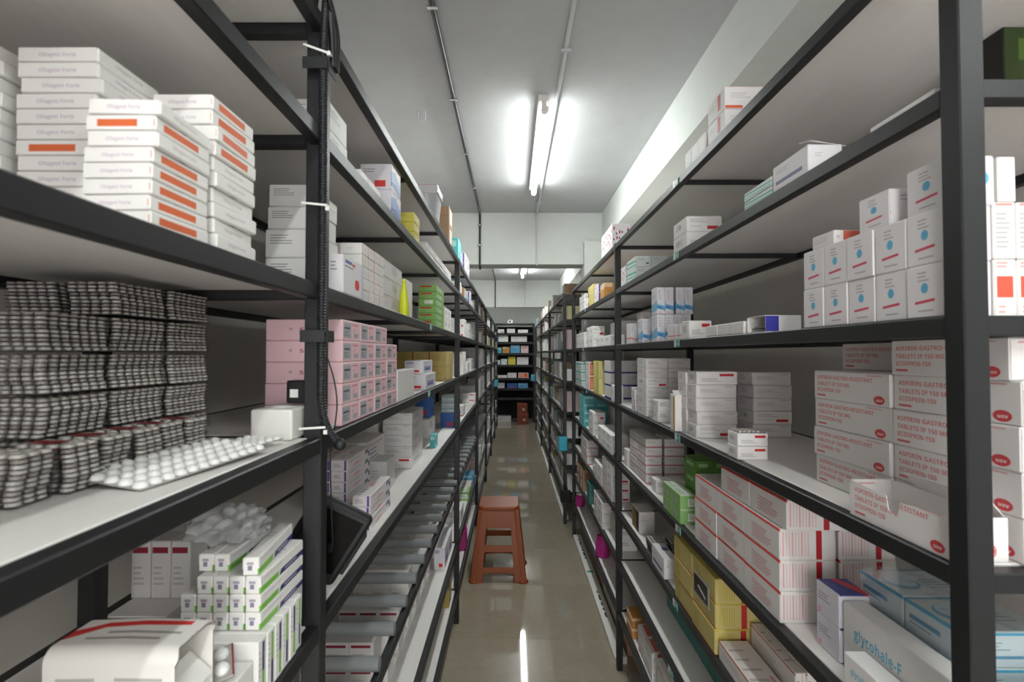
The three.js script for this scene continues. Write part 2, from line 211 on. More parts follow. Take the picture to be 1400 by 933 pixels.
// block of cartons on a rack: s = +1 right rack, -1 left rack; at = [x of the face on the aisle, y, d of the near end]
function block(k, s, [nx, ny, nd], size, at, label, o = {}) {
  const [w, h, l] = size, kinds = Array.isArray(k) ? k : [k], group = o.group ?? (nx * ny * nd > 1 ? label + 's' : undefined);
  let i = 0;
  for (let iy = 0; iy < ny; iy++) for (let id = 0; id < nd; id++) for (let ix = 0; ix < nx; ix++) {
    if (o.skip && o.skip(ix, iy, id)) { i++; continue; }
    const words = [label];
    const a = rowWord(iy, ny), b = nd === 1 ? '' : id === 0 ? 'nearest' : id === nd - 1 ? 'farthest' : `${ORD[id]} back`, c = nx === 1 ? '' : ix === 0 ? 'aisle side' : `${ORD[ix]} from aisle`;
    const lab = words.concat([a, b, c].filter(Boolean)).join(', ');
    const j = o.jit ?? 0.0015;
    carton(kinds[o.pick ? o.pick(ix, iy, id) : i % kinds.length], [w - 0.0006, h - 0.0004, l - 0.0012],
      [at[0] + s * (w * (ix + 0.5) + j * rnd()), at[1] + iy * h + 0.0003, at[2] + l * (id + 0.5) + rr(-0.0002, 0.0002)], lab, { group, flap: o.flap, rot: o.rot ? rr(-o.rot, o.rot) : 0, name: o.name });
    i++;
  }
}
// ---------------------------------------------------------------- the room
function noiseTex(size, base, amp, cell, seed0) { // mottled paint or stone: layered value noise
  const N = 64, grid = []; let q = seed0; const rn = () => { q = (q * 1664525 + 1013904223) >>> 0; return q / 4294967296; };
  for (let i = 0; i < N * N; i++) grid.push(rn());
  const val = (x, y, n) => { const xi = Math.floor(x), yi = Math.floor(y), fx = x - xi, fy = y - yi, a = (i, j) => grid[((j % n + n) % n) * N + ((i % n + n) % n)], s = (t) => t * t * (3 - 2 * t); const u = s(fx), v = s(fy); return (a(xi, yi) * (1 - u) + a(xi + 1, yi) * u) * (1 - v) + (a(xi, yi + 1) * (1 - u) + a(xi + 1, yi + 1) * u) * v; };
  const data = new Uint8Array(size * size * 4);
  for (let y = 0; y < size; y++) for (let x = 0; x < size; x++) {
    let n = 0; for (const [c, a] of cell) n += (val(x / size * c, y / size * c, c) - 0.5) * a;
    for (let k = 0; k < 3; k++) data[(y * size + x) * 4 + k] = Math.max(0, Math.min(255, base[k] + n * amp));
    data[(y * size + x) * 4 + 3] = 255;
  }
  const t = new THREE.DataTexture(data, size, size); t.colorSpace = THREE.SRGBColorSpace; t.wrapS = t.wrapT = THREE.RepeatWrapping; t.magFilter = THREE.LinearFilter; t.needsUpdate = true; return t;
}
const M = {
  ceiling: std('#ffffff', 0.75, { map: noiseTex(256, [186, 187, 188], 14, [[4, 0.6], [16, 0.3], [60, 0.25]], 11) }),
  wall: std('#ffffff', 0.7, { map: noiseTex(256, [214, 218, 214], 8, [[4, 0.6], [30, 0.4]], 21) }),
  wallside: std('#ffffff', 0.7, { map: noiseTex(256, [206, 201, 196], 10, [[5, 0.6], [40, 0.4]], 31) }),
  tile: [[160, 150, 132], [157, 147, 130], [162, 152, 135]].map((c, i) => std('#ffffff', 0.045, { map: noiseTex(128, c, 12, [[3, 0.5], [20, 0.4], [60, 0.4]], 41 + i) })),
  grout: std('#8f887a', 0.5),
  steel: phys('#1d1e20', 0.45),
  board: std('#ffffff', 0.42, { map: noiseTex(256, [238, 234, 231], 7, [[6, 0.5], [50, 0.5]], 61) }),
  pipe: phys('#878b8d', 0.32, { clearcoat: 0.3, clearcoatRoughness: 0.3 }),
  black: std('#141416', 0.4), blackMatte: std('#19191b', 0.75), white: std('#e9e7e4', 0.5), tie: std('#efeeea', 0.4),
  conduitDark: std('#26282b', 0.35), conduitWhite: std('#c9ccce', 0.5), chrome: std('#c9ccd0', 0.25, { metalness: 0.9 }),
};
const ZB = -11.2, ZF = 1.9, XL = -0.68, XR = 0.87, XE = 2.5, ZE = -0.35, HC = 2.50, LEN = ZF - ZB, ZM = (ZF + ZB) / 2;
const plain = (w, h, l, rep) => { const g = new THREE.BoxGeometry(w, h, l), u = g.attributes.uv, p = g.attributes.position, n = g.attributes.normal; for (let i = 0; i < u.count; i++) { const a = Math.abs(n.getX(i)) > 0.5 ? [p.getZ(i), p.getY(i)] : Math.abs(n.getY(i)) > 0.5 ? [p.getX(i), p.getZ(i)] : [p.getX(i), p.getY(i)]; u.setXY(i, a[0] / rep, a[1] / rep); } return g; };
const floor = structure('floor', plain(XE - XL + 0.4, 0.2, LEN + 0.4, 1), M.grout, [(XL + XE) / 2, -0.1035, ZM], 'glossy beige tiled aisle floor');
{ // 60 cm tiles with thin joints
  const j = 0.001, T = 0.6;
  for (let a = -3; a < 5; a++) for (let b = -19; b < 14; b++) {
    const x0 = Math.max(XL, 0.158 + a * T + j / 2), x1 = Math.min(-4.4 + (b + 0.5) * T > ZE ? XE : XR, 0.158 + (a + 1) * T - j / 2), z0 = Math.max(ZB, -4.4 + b * T + j / 2), z1 = Math.min(ZF, -4.4 + (b + 1) * T - j / 2);
    if (x1 - x0 < 0.02 || z1 - z0 < 0.02) continue;
    const g = plain(x1 - x0, 0.0034, z1 - z0, 0.6), m = part('tile', g, M.tile[(a * 7 + b * 5 + 300) % 3], floor, [(x0 + x1) / 2 - floor.position.x, 0.1035 - 0.0017, (z0 + z1) / 2 - floor.position.z]);
    m.castShadow = false;
  }
}
structure('ceiling', plain(XE - XL + 0.4, 0.2, LEN + 0.4, 1.6), M.ceiling, [(XL + XE) / 2, HC + 0.1, ZM], 'grey painted concrete ceiling');
structure('wall_left', plain(0.2, HC, LEN, 1.5), M.wallside, [XL - 0.1, HC / 2, ZM], 'off-white wall behind the left rack');
structure('wall_right', plain(0.2, HC, ZE - ZB, 1.5), M.wallside, [XR + 0.1, HC / 2, (ZE + ZB) / 2], 'off-white wall behind the right rack');
structure('wall_back', plain(XR - XL + 0.4, HC, 0.2, 1.5), M.wall, [(XL + XR) / 2, HC / 2, ZB - 0.1], 'white end wall above the far rack');
{ // front wall with the shop window that lets the daylight in
  const [wx, wy, , ww, wh] = WINDOW, x0 = XL - 0.2, x1 = XE + 0.2, a = wx - ww / 2, b = wx + ww / 2, lo = wy - wh / 2, hi = wy + wh / 2, box = (l, r, u, v) => plain(r - l, v - u, 0.2, 1.5).translate((l + r) / 2, (u + v) / 2, ZF + 0.1);
  structure('wall_front', mergeGeometries([box(x0, a, 0, HC), box(b, x1, 0, HC), box(a, b, 0, lo), box(a, b, hi, HC)]), M.wall, [0, 0, 0], 'white wall of the front room behind the camera');
  const w = new THREE.Group(); w.name = 'window_1'; w.userData = { kind: 'structure', label: 'glazed shop window behind the camera' }; scene.add(w);
  const fm = std('#d8d8d6', 0.4);
  for (const x of [a + 0.02, wx, b - 0.02]) part('mullion', bx(0.04, wh - 0.08, 0.05), fm, w, [x, wy, ZF + 0.08]);
  for (const y of [lo + 0.02, hi - 0.02]) part('frame_bar', bx(ww, 0.04, 0.05), fm, w, [wx, y, ZF + 0.08]);
  for (const s of [-1, 1]) part('pane', bx(ww / 2 - 0.05, wh - 0.08, 0.005), phys('#ffffff', 0.02, { transmission: 1, thickness: 0 }), w, [wx + s * ww / 4, wy, ZF + 0.08]);
}
structure('wall_side', plain(0.2, HC, ZF - ZE + 0.2, 1.5), M.wall, [XE + 0.1, HC / 2, (ZF + ZE) / 2 - 0.1], 'white right wall of the front room');
structure('wall_return', plain(XE - XR - 0.2, HC, 0.2, 1.5), M.wall, [(XE + XR + 0.2) / 2, HC / 2, ZE - 0.1], 'white wall of the front room beside the rack end');
structure('trim_1', plain(XR - 0.716, 0.24, ZE - ZB, 1.5), M.wall, [(XR + 0.716) / 2, HC - 0.12, (ZE + ZB) / 2], 'white beam running along the top of the right wall');
structure('trim_2', plain(0.716 - XL, 0.41, 0.21, 1.5), M.wall, [(XL + 0.716) / 2, HC - 0.205, -4.295], 'white cross beam nearer the camera');
structure('trim_3', plain(0.716 - XL, 0.41, 0.21, 1.5), M.wall, [(XL + 0.716) / 2, HC - 0.205, -8.145], 'white cross beam at the far end');
structure('trim_4', plain(XR - 0.565, HC - 0.24, 0.2, 1.5), M.wall, [(XR + 0.565) / 2, (HC - 0.24) / 2, -4.22], 'white column between the two right racks');

// ---------------------------------------------------------------- ceiling lamps and conduits
TUBES.forEach(([x, y, z, label, k = 1]) => {
  const t = thing('tube_light', label, 'tube light', 'tube lights', [x, y, z]);
  part('housing', bx(0.042, 0.028, 1.26), M.white, t, [-0.010, -0.0145, 0]);
  const glow = new THREE.MeshStandardMaterial({ color: '#ffffff', emissive: LAMP, emissiveIntensity: TUBE_GLOW * k, roughness: 0.3 });
  part('tube', new THREE.CylinderGeometry(0.0155, 0.0155, 1.18, 16).rotateX(Math.PI / 2), glow, t, [-0.002, -0.056, 0]);
  for (const s of [-1, 1]) part('end_cap', new THREE.CylinderGeometry(0.0160, 0.0160, 0.024, 16).rotateX(Math.PI / 2), M.white, t, [-0.002, -0.056, s * 0.602]);
  for (const s of [-1, 1]) part('lamp_holder', bx(0.02, 0.05, 0.02), M.white, t, [-0.006, -0.038, s * 0.622]);
  part('starter', bx(0.018, 0.014, 0.03), M.white, t, [0.036, -0.034, 0.25]);
  for (const a of [-1, 0, 1]) { // the tube shines down and to both sides
    const l = new THREE.RectAreaLight(LAMP, LAMP_POWER * k, 0.027, 1.18);
    l.position.set(-0.002 + Math.sin(a) * 0.019, -0.056 - Math.cos(a) * 0.019, 0);
    l.rotation.set(-Math.PI / 2, 0, 0); l.rotation.order = 'ZXY'; l.rotation.z = a; t.add(l);
    l.castShadow = true; l.name = 'light';
  }
});
const rod = (r, len, seg = 10) => new THREE.CylinderGeometry(r, r, len, seg);
{
  const c = thing('conduit', 'black electrical conduit clipped along the ceiling and down the beam', 'conduit', undefined, [0, 0, 0]);
  const X = -0.254;
  const runs = [[0.5, -4.19, HC - 0.009], [-4.4, -8.04, HC - 0.009]];
  for (const [a, b, y] of runs) part('pipe_run', rod(0.0085, a - b).rotateX(Math.PI / 2), M.conduitDark, c, [X, y, (a + b) / 2]);
  part('drop', rod(0.0085, 0.42), M.conduitDark, c, [X, HC - 0.215, -4.181]);
  part('drop', rod(0.0085, 0.42), M.conduitDark, c, [X, HC - 0.215, -8.031]);
  part('drop_end', rod(0.0085, 0.05).rotateX(0.9), M.conduitDark, c, [X, HC - 0.428, -4.2]);
  for (const z of [-0.3, -1.05, -1.66, -2.27, -2.9, -3.5, -4.05, -5.2, -6.1, -7]) { part('clip', bx(0.034, 0.006, 0.014), M.chrome, c, [X, HC - 0.0185, z]); }
  for (const y of [HC - 0.1, HC - 0.26]) part('clip', bx(0.034, 0.014, 0.006), M.chrome, c, [X, y, -4.171]);
  const w = thing('conduit', 'white electrical conduit on the ceiling beside the tube lights', 'conduit', undefined, [0, 0, 0]);
  for (const [a, b] of [[0.5, -4.19], [-4.4, -8.04]]) part('pipe_run', rod(0.008, a - b).rotateX(Math.PI / 2), M.conduitWhite, w, [0.196, HC - 0.0085, (a + b) / 2]);
  part('drop', rod(0.007, 0.42), M.conduitWhite, w, [0.196, HC - 0.21, -4.182]);
  part('drop', rod(0.007, 0.42), M.conduitWhite, w, [0.196, HC - 0.21, -8.032]);
  for (const z of [-0.9, -1.9, -3.85]) part('clip', bx(0.036, 0.006, 0.014), M.conduitWhite, w, [0.196, HC - 0.018, z]);
  const h = thing('ceiling_hook', 'grey U-shaped metal hook hanging from the ceiling', 'hook', undefined, [-0.417, HC, -2.42]);
  part('bend', new THREE.TorusGeometry(0.016, 0.0035, 8, 16, Math.PI).rotateZ(Math.PI), M.conduitWhite, h, [0, -0.028, 0]);
  for (const s of [-1, 1]) part('shank', rod(0.0035, 0.03, 8), M.conduitWhite, h, [s * 0.016, -0.014, 0]);
}

// ---------------------------------------------------------------- racks
const DEP = 0.345, POST = 0.026;
const LY = [1.870, 1.705, 1.480, 1.260, 0.995, 0.710, 0.410, 0.170];   // board tops, left racks
const RY = [1.868, 1.664, 1.420, 1.160, 0.908, 0.690, 0.475, 0.255];   // right racks
const XLF = -0.272, XRF = 0.457, XRF2 = 0.418;
const shelfLabelTex = ['42', '', '', ''].map((s, i) => canvasTex(96, 48, (g) => { g.fillStyle = '#dfe3e1'; g.fillRect(0, 0, 96, 48); g.fillStyle = '#2f9a90'; g.fillRect(38, 0, 58, 48); g.fillStyle = '#dff0ec'; if (s) { g.font = 'bold 30px sans-serif'; g.fillText(s, 48, 35); } else { g.fillRect(50, 14, 30, 6); g.fillRect(50, 26, 22 + i * 3, 6); } }));
const shelfLabelMat = shelfLabelTex.map((map) => std('#ffffff', 0.4, { map }));
const barGeo = (a, b, c) => boxGeo(a, b, c, 0.0015);
function rack(label, s, X, frames, levels, o) {
  const r = thing('storage_rack', label, 'rack', undefined, [X, 0, -frames[0]]);
  const z = (d) => -(d - frames[0]), mid = (a, b) => (a + b) / 2, H = levels[0] + 0.004;
  for (const d of frames) for (const q of [0, 1]) part('post', barGeo(POST, H, POST), M.steel, r, [s * (POST / 2 + q * (DEP - POST)), H / 2, z(d + POST / 2)]);
  levels.forEach((y, li) => {
    frames.forEach((d, fi) => {
      part('end_bar', barGeo(DEP - 2 * POST, 0.021, 0.02), M.steel, r, [s * DEP / 2, y - 0.0115, z(d + POST / 2)]);
      if (!fi) return;
      const a = frames[fi - 1] + POST, b = d, L = b - a;
      for (const q of [0, 1]) part(q ? 'back_rail' : 'front_rail', barGeo(0.018, 0.022, L), M.steel, r, [s * (q ? DEP - 0.011 : 0.010), y - 0.0115, z(mid(a, b))]);
      if (li === o.pipes) return;
      const g = boxGeo(DEP - 0.04, 0.0085, L - 0.001, 0.001);
      part('shelf_board', g, M.board, r, [s * DEP / 2, y - 0.00425, z(mid(a, b))]);
      for (let k = 1; k <= o.bars; k++) part('cross_bar', barGeo(DEP - 0.04, 0.012, 0.012), M.steel, r, [s * DEP / 2, y - 0.0155, z(a + L * k / (o.bars + 1))]);
    });
    if (li === o.pipes) for (let d = frames[1] + 0.09; d < o.pipeEnd; d += 0.1425) {
      if (frames.some((f) => Math.abs(d - f - 0.013) < 0.032)) continue;
      part('cross_pipe', pipeGeo, M.pipe, r, [s * (DEP / 2 - 0.003), y + 0.0155, z(d)]);
    }
  });
  return r;
}
const pipeGeo = rod(0.0155, DEP - 0.02, 14).rotateZ(Math.PI / 2);
const LF = [-1.2, 0.76, 2.74, 4.28, 5.75, 7.2, 8.7, 10.1];
const rackL = rack('long black steel rack with white shelves along the left wall', -1, XLF, LF, LY, { bars: 2, pipes: 5, pipeEnd: 5.7 });
const RF = [0.535, 2.34, 4.03], RF2 = [4.33, 6.05, 7.8, 9.55];
const rackR = rack('near black steel rack with white shelves on the right', 1, XRF, RF, RY, { bars: 1, pipes: -1 });
rack('far black steel rack on the right beyond the white column', 1, XRF2, RF2, RY, { bars: 1, pipes: -1 });
const labGeo = new THREE.PlaneGeometry(0.042, 0.019);
[[0, 1.47], [1, 1.47], [2, 1.47], [3, 1.47], [4, 1.47], [5, 1.50], [6, 1.55], [1, 3.3], [2, 3.4], [3, 3.25]].forEach(([i, d], n) => part('shelf_label', new THREE.BoxGeometry(0.0012, 0.019, 0.044), shelfLabelMat[i === 2 && d < 2 ? 0 : 1 + n % 3], rackR, [-0.0004, RY[i] - 0.0115, -(d - RF[0])]));
[[2, 1.78], [3, 1.75]].forEach(([i, d], n) => part('shelf_label', new THREE.BoxGeometry(0.0012, 0.019, 0.044), shelfLabelMat[1 + n], rackL, [0.0004, LY[i] - 0.0115, -(d - LF[0])]));
part('bolt', new THREE.SphereGeometry(0.0065, 14, 10), M.steel, rackL, [-0.019, LY[2] - 0.009, -(0.757 - LF[0])]);
// end rack across the far wall
const EY = [1.99, 1.80, 1.62, 1.395, 1.16, 0.896, 0.69, 0.50];
{
  const r = thing('storage_rack', 'dark steel rack standing across the far end of the aisle', 'rack', undefined, [0, 0, -10.62]);
  const w = 0.80;
  for (const x of [-1, 1]) for (const q of [0, 1]) part('post', barGeo(0.03, 1.99, 0.03), M.steel, r, [0.055 + x * (w / 2 - 0.015), 0.995, -0.015 - q * 0.36]);
  part('back_panel', new THREE.BoxGeometry(w - 0.06, 1.9, 0.004), M.blackMatte, r, [0.055, 0.99, -0.392]);
  for (const y of EY) {
    part('shelf_board', boxGeo(w - 0.06, 0.01, 0.38, 0.001), M.steel, r, [0.055, y - 0.005, -0.2]);
    part('front_rail', barGeo(w - 0.06, 0.034, 0.016), M.steel, r, [0.055, y - 0.028, -0.01]);
  }
}
// ---------------------------------------------------------------- cartons, left rack, near bays
const XA = -0.277; // face of what stands at the front of the left shelves
// second shelf of the near bay: stacks of flat cartons with orange panels
const fp = (list) => (ix, iy) => list[iy % list.length];
block(['forteText', 'forteSide'], -1, [1, 10, 1], [0.058, 0.0148, 0.080], [-0.279, LY[2], 0.500], 'flat white carton, stack ending beside the conduit post', { flap: true, pick: fp([0, 0, 0, 0, 0, 0, 1, 1, 1, 1]), rot: 0.05, jit: 0.006, group: 'flat cartons with orange panels' });
block(['forteText', 'forteSide', 'forteOrange'], -1, [1, 8, 1], [0.056, 0.0127, 0.076], [-0.279, LY[2], 0.414], 'flat white carton, nearest orange-panel stack on the rail', { flap: true, pick: fp([1, 1, 1, 1, 1, 0, 2, 0]), rot: 0.05, jit: 0.006, group: 'flat cartons with orange panels' });
block(['forteText', 'forteOrange'], -1, [1, 12, 1], [0.069, 0.0132, 0.077], [-0.3445, LY[2], 0.440], 'flat white carton, tall stack second from the rail', { flap: true, pick: fp([0, 0, 0, 0, 0, 1, 0, 0, 0, 0, 0, 0]), rot: 0.02, jit: 0.004, group: 'flat cartons with orange panels' });
block(['forteText'], -1, [1, 12, 1], [0.066, 0.0132, 0.08], [-0.424, LY[2], 0.435], 'flat white carton, stack cut by the left picture edge', { flap: true, rot: 0.02, jit: 0.003, group: 'flat cartons with orange panels' });

// blister strips
const foil = std('#b4b0ae', 0.4, { metalness: 0.25 }), stripMat = std('#ffffff', 0.42, { metalness: 0.1, vertexColors: true }), stripMat2 = std('#cfc9c8', 0.42, { metalness: 0.1, vertexColors: true }), pillWhite = std('#efeeec', 0.35), redInk = std('#8c1426', 0.45);
function domeGeo(rx, ry, rz, seg = 8) { return new THREE.SphereGeometry(1, seg, 4, 0, Math.PI * 2, 0, Math.PI / 2).scale(rx, ry, rz); }
function paint(g, hex) { const c = new THREE.Color(hex), n = g.attributes.position.count, a = new Float32Array(n * 3); for (let i = 0; i < n; i++) c.toArray(a, i * 3); return g.setAttribute('color', new THREE.BufferAttribute(a, 3)); }
function stripGeo(w, l, nx, nl, r, h) { // foil sheet with rounded flat pockets
  const list = [paint(new THREE.BoxGeometry(w, 0.0007, l).toNonIndexed(), '#4b494d')];
  for (let i = 0; i < nx; i++) for (let j = 0; j < nl; j++) list.push(paint(new THREE.CylinderGeometry(r * 0.9, r, h, 9).toNonIndexed().translate(w * ((i + 0.5) / nx - 0.5), h / 2, (l - 0.001) * ((j + 0.5) / nl - 0.5)), '#c9c4bf'));
  return mergeGeometries(list);
}
const stripA = stripGeo(0.056, 0.084, 5, 7, 0.0049, 0.0031), stripB = stripGeo(0.052, 0.036, 4, 3, 0.0056, 0.0031);
const film = phys('#ffffff', 0.12, { transmission: 1, thickness: 0, ior: 1.3, opacity: 1 });
function bundle(X, y, d, n, geo, label, group, red) {
  const b = thing('blister_bundle', label, 'blister strips', group, [X, y + 0.0006, -d]), ph = rr(0, 6.28);
  for (let i = 0; i < n; i++) part('blister_strip', geo, i % 3 === 2 ? stripMat2 : stripMat, b, [0.0022 * Math.sin(i * 0.42 + ph), 0.0006 + i * 0.0041, rr(-0.0008, 0.0008)], [0, rr(-0.012, 0.012), 0.014 * Math.sin(ph * 3)]);
  if (red) for (const k of [n - 1, n - 3, n - 6]) part('printed_stripe', new THREE.BoxGeometry(0.022, 0.0011, 0.0006), redInk, b, [0.004 * (k % 2), 0.0008 + k * 0.0041, geo === stripB ? 0.0187 : 0.0427]);
  if (red) part('printed_patch', new THREE.BoxGeometry(0.026, 0.0006, 0.012), redInk, b, [0, 0.0042 * n + 0.0003, 0.009]);
  b.rotation.y = rr(-0.03, 0.03);
  return b;
}
[[-0.46, 0.672, 5, 'back column nearest the post'], [-0.463, 0.580, 5, 'tall middle column'], [-0.530, 0.580, 5, 'tall column behind the left one'], [-0.462, 0.488, 4, 'short column at the left picture edge']].forEach(([X, d, n, w]) => {
  for (let i = 0; i < n; i++) bundle(X, LY[3] + 0.0005 + i * 0.0405, d + 0.043, 9, stripA, `grey blister strip bundle, ${w}, ${rowWord(i, n)}`, 'stacked blister strip bundles', false);
});
['nearest', 'second', 'middle', 'fourth', 'farthest'].forEach((w, i) => bundle(-0.402 - (i % 2) * 0.002, LY[3] + 0.0005, 0.472 + i * 0.043, 10, stripB, `low bundle of blister strips with red print, ${w} in front row`, 'front row of red-printed strips', true));
bundle(-0.405, LY[3] + 0.0005, 0.425, 10, stripB, 'plain low bundle of blister strips left of the red-printed ones', 'front row of red-printed strips', false);
bundle(-0.462, LY[3] + 0.0005, 0.425, 10, stripB, 'plain low bundle of blister strips at left picture edge', 'front row of red-printed strips', false);
// white tablet cards lying on the shelf
function card(label, p, rot, nx, nl, s) {
  const c = thing('tablet_card', label, 'blister card', 'white tablet cards', p);
  c.rotation.set(...rot, 'YXZ');
  part('foil_sheet', new RoundedBoxGeometry(nx * s, 0.0012, nl * s, 2, 0.0005), foil, c, [0, 0.0006, 0]);
  const g = domeGeo(s * 0.43, s * 0.36, s * 0.46, 12);
  for (let i = 0; i < nx; i++) for (let j = 0; j < nl; j++) part('tablet', g, pillWhite, c, [(i - nx / 2 + 0.5) * s, 0.0012, (j - nl / 2 + 0.5) * s]);
  part('printed_line', new THREE.BoxGeometry(0.0012, 0.0006, nl * s * 0.7), std('#d8566a', 0.5), c, [s * 0.5, 0.0014, 0]);
  return c;
}
card('large white tablet card lying at the shelf edge by the strips', [-0.343, LY[3] + 0.0075, -0.556], [0.03, -0.17, -0.11], 5, 12, 0.0148);
card('small white tablet card curling up in front of the white block', [-0.336, LY[3] + 0.006, -0.683], [0.05, -0.35, 0.04], 5, 4, 0.0125);
// white foam block behind the post and a black adapter on it
{
  const b = thing('foam_block', 'white foam block lying behind the post near tablet card', 'foam block', undefined, [-0.331, LY[3] + 0.0005, -0.795]);
  part('body', new RoundedBoxGeometry(0.058, 0.043, 0.13, 3, 0.004).translate(0, 0.0215, 0), std('#eceae6', 0.8), b);
  part('torn_edge', new THREE.IcosahedronGeometry(0.012, 2).scale(1.6, 0.25, 1), std('#e4e2de', 0.9), b, [-0.002, 0.0425, 0.03]);
  const a = thing('power_adapter', 'small black adapter with white sticker beside pink cartons', 'adapter', undefined, [-0.319, LY[3] + 0.0465, -0.80]);
  part('body', new RoundedBoxGeometry(0.03, 0.034, 0.03, 3, 0.003).translate(0, 0.017, 0), M.black, a);
  part('sticker', new THREE.BoxGeometry(0.012, 0.012, 0.0006), M.white, a, [-0.003, 0.015, 0.0152]);
}
// lowest shelf in view of the near bay
block(['spine', 'spine2'], -1, [1, 1, 6], [0.068, 0.068, 0.0205], [XA, LY[4], 0.589], 'upright white carton with navy and green spine', { group: 'upright green spined cartons' });
block('tube', -1, [5, 3, 1], [0.0185, 0.0205, 0.125], [-0.287, LY[4] + 0.0685, 0.612], 'slim white ointment carton above upright ones', { jit: 0.0002, group: 'slim ointment cartons with green stripe', skip: (x, y) => y === 2 && x > 3 });
carton('tube', [0.0185, 0.0205, 0.125], [-0.306, LY[4] + 0.1305, 0.676], 'loose slim ointment carton turned on top of its stack', { rot: 0.1, group: 'slim ointment cartons with green stripe' });
block('tube', -1, [3, 1, 1], [0.0185, 0.0205, 0.11], [-0.33, LY[4] + 0.0685 + 0.0616, 0.625], 'slim ointment carton in the highest layer at back', { jit: 0.0002, group: 'slim ointment cartons with green stripe', skip: (x) => x === 2 });
carton('blankgrey', [0.07, 0.066, 0.12], [-0.385, LY[4] + 0.0005, 0.672], 'grey white carton behind the upright spined cartons');
block('darkred', -1, [3, 1, 1], [0.031, 0.09, 0.05], [-0.505, LY[4], 0.842], 'grey carton with dark red band at the back', { group: 'back cartons with red band' });
block('plain', -1, [2, 1, 1], [0.034, 0.05, 0.05], [XA - 0.004, LY[4], 0.536], 'plain white carton in front of upright spines', { group: 'plain white cartons by the sleeve' });
{ // open cardboard sleeve, its mouth to the aisle
  const hw = 0.032, hh = 0.062, L = 0.114, ring = [], N = 10, rad = 0.012;
  for (const [cx, cy, a0] of [[hw - rad, hh - rad, 0], [-hw + rad, hh - rad, 1], [-hw + rad, -hh + rad, 2], [hw - rad, -hh + rad, 3]]) for (let i = 0; i <= N; i++) { const a = (a0 + i / N) * Math.PI / 2; ring.push([cx + rad * Math.cos(a), cy + rad * Math.sin(a)]); }
  ring.push(ring[0]);
  const per = [0]; for (let i = 1; i < ring.length; i++) per.push(per[i - 1] + Math.hypot(ring[i][0] - ring[i - 1][0], ring[i][1] - ring[i - 1][1]));
  const tot = per[per.length - 1], pos = [], uv = [], idx = [], n = ring.length;
  for (const [x, k] of [[-L / 2, 1], [0, 1.03], [L / 2, 1], [L / 2, 0.94], [0, 0.97], [-L / 2, 0.94]]) for (let i = 0; i < n; i++) {
    pos.push(x + (x > 0 ? Math.sin(i * 0.5) * 0.002 : 0), ring[i][1] * k, ring[i][0] * k); uv.push(k < 0.99 ? 0.002 : x / L + 0.5, k < 0.99 ? 0.002 : per[i] / tot);
  }
  for (let r = 0; r < 6; r++) for (let i = 0; i < n - 1; i++) { const a = r * n + i, b = ((r + 1) % 6) * n + i; idx.push(a, b, a + 1, a + 1, b, b + 1); }
  const g = new THREE.BufferGeometry(); g.setAttribute('position', new THREE.Float32BufferAttribute(pos, 3)); g.setAttribute('uv', new THREE.Float32BufferAttribute(uv, 2)); g.setIndex(idx); g.computeVertexNormals();
  const map = canvasTex(512, 512, (c) => {
    c.fillStyle = '#e6e2de'; c.fillRect(0, 0, 512, 512);
    const bar = (x, v, w, h, col) => { c.fillStyle = col; c.fillRect(x * 512, (1 - v) * 512 - h * 512, w * 512, h * 512); };
    // perimeter: 0 = right (camera side) ... top at about a quarter
    c.fillStyle = '#cf2a2a'; c.beginPath(); c.moveTo(0, 512 * 0.885); c.lineTo(512 * 0.2, 512 * 0.845); c.lineTo(512 * 0.9, 512 * 0.835); c.lineTo(512 * 0.9, 512 * 0.855); c.lineTo(512 * 0.22, 512 * 0.868); c.lineTo(0, 512 * 0.93); c.fill();
    for (let i = 0; i < 2; i++) bar(0.3 - i * 0.12, 0.075 + 0.025 - i * 0.028, 0.6, 0.010, '#9a9694');
    for (let i = 0; i < 5; i++) { bar(0.1 + (i % 2) * 0.04, 0.98 - i * 0.035 - 0.02, 0.3, 0.008, '#b2aeaa'); bar(0.55 - (i % 3) * 0.05, 0.98 - i * 0.035 - 0.02, 0.36, 0.008, '#b2aeaa'); }
  });
  const s = thing('carton_sleeve', 'open-ended white cardboard sleeve with red line, lower left', 'carton', undefined, [-0.349, LY[4] + 0.0652, -0.497]);
  part('sleeve', g, std('#ffffff', 0.5, { map, side: THREE.DoubleSide }), s);
  part('inner_flap', boxGeo(0.03, 0.0008, 0.055, 0.0002), M.white, s, [0.046, 0.02, 0], [0, 0, -0.7]);
}
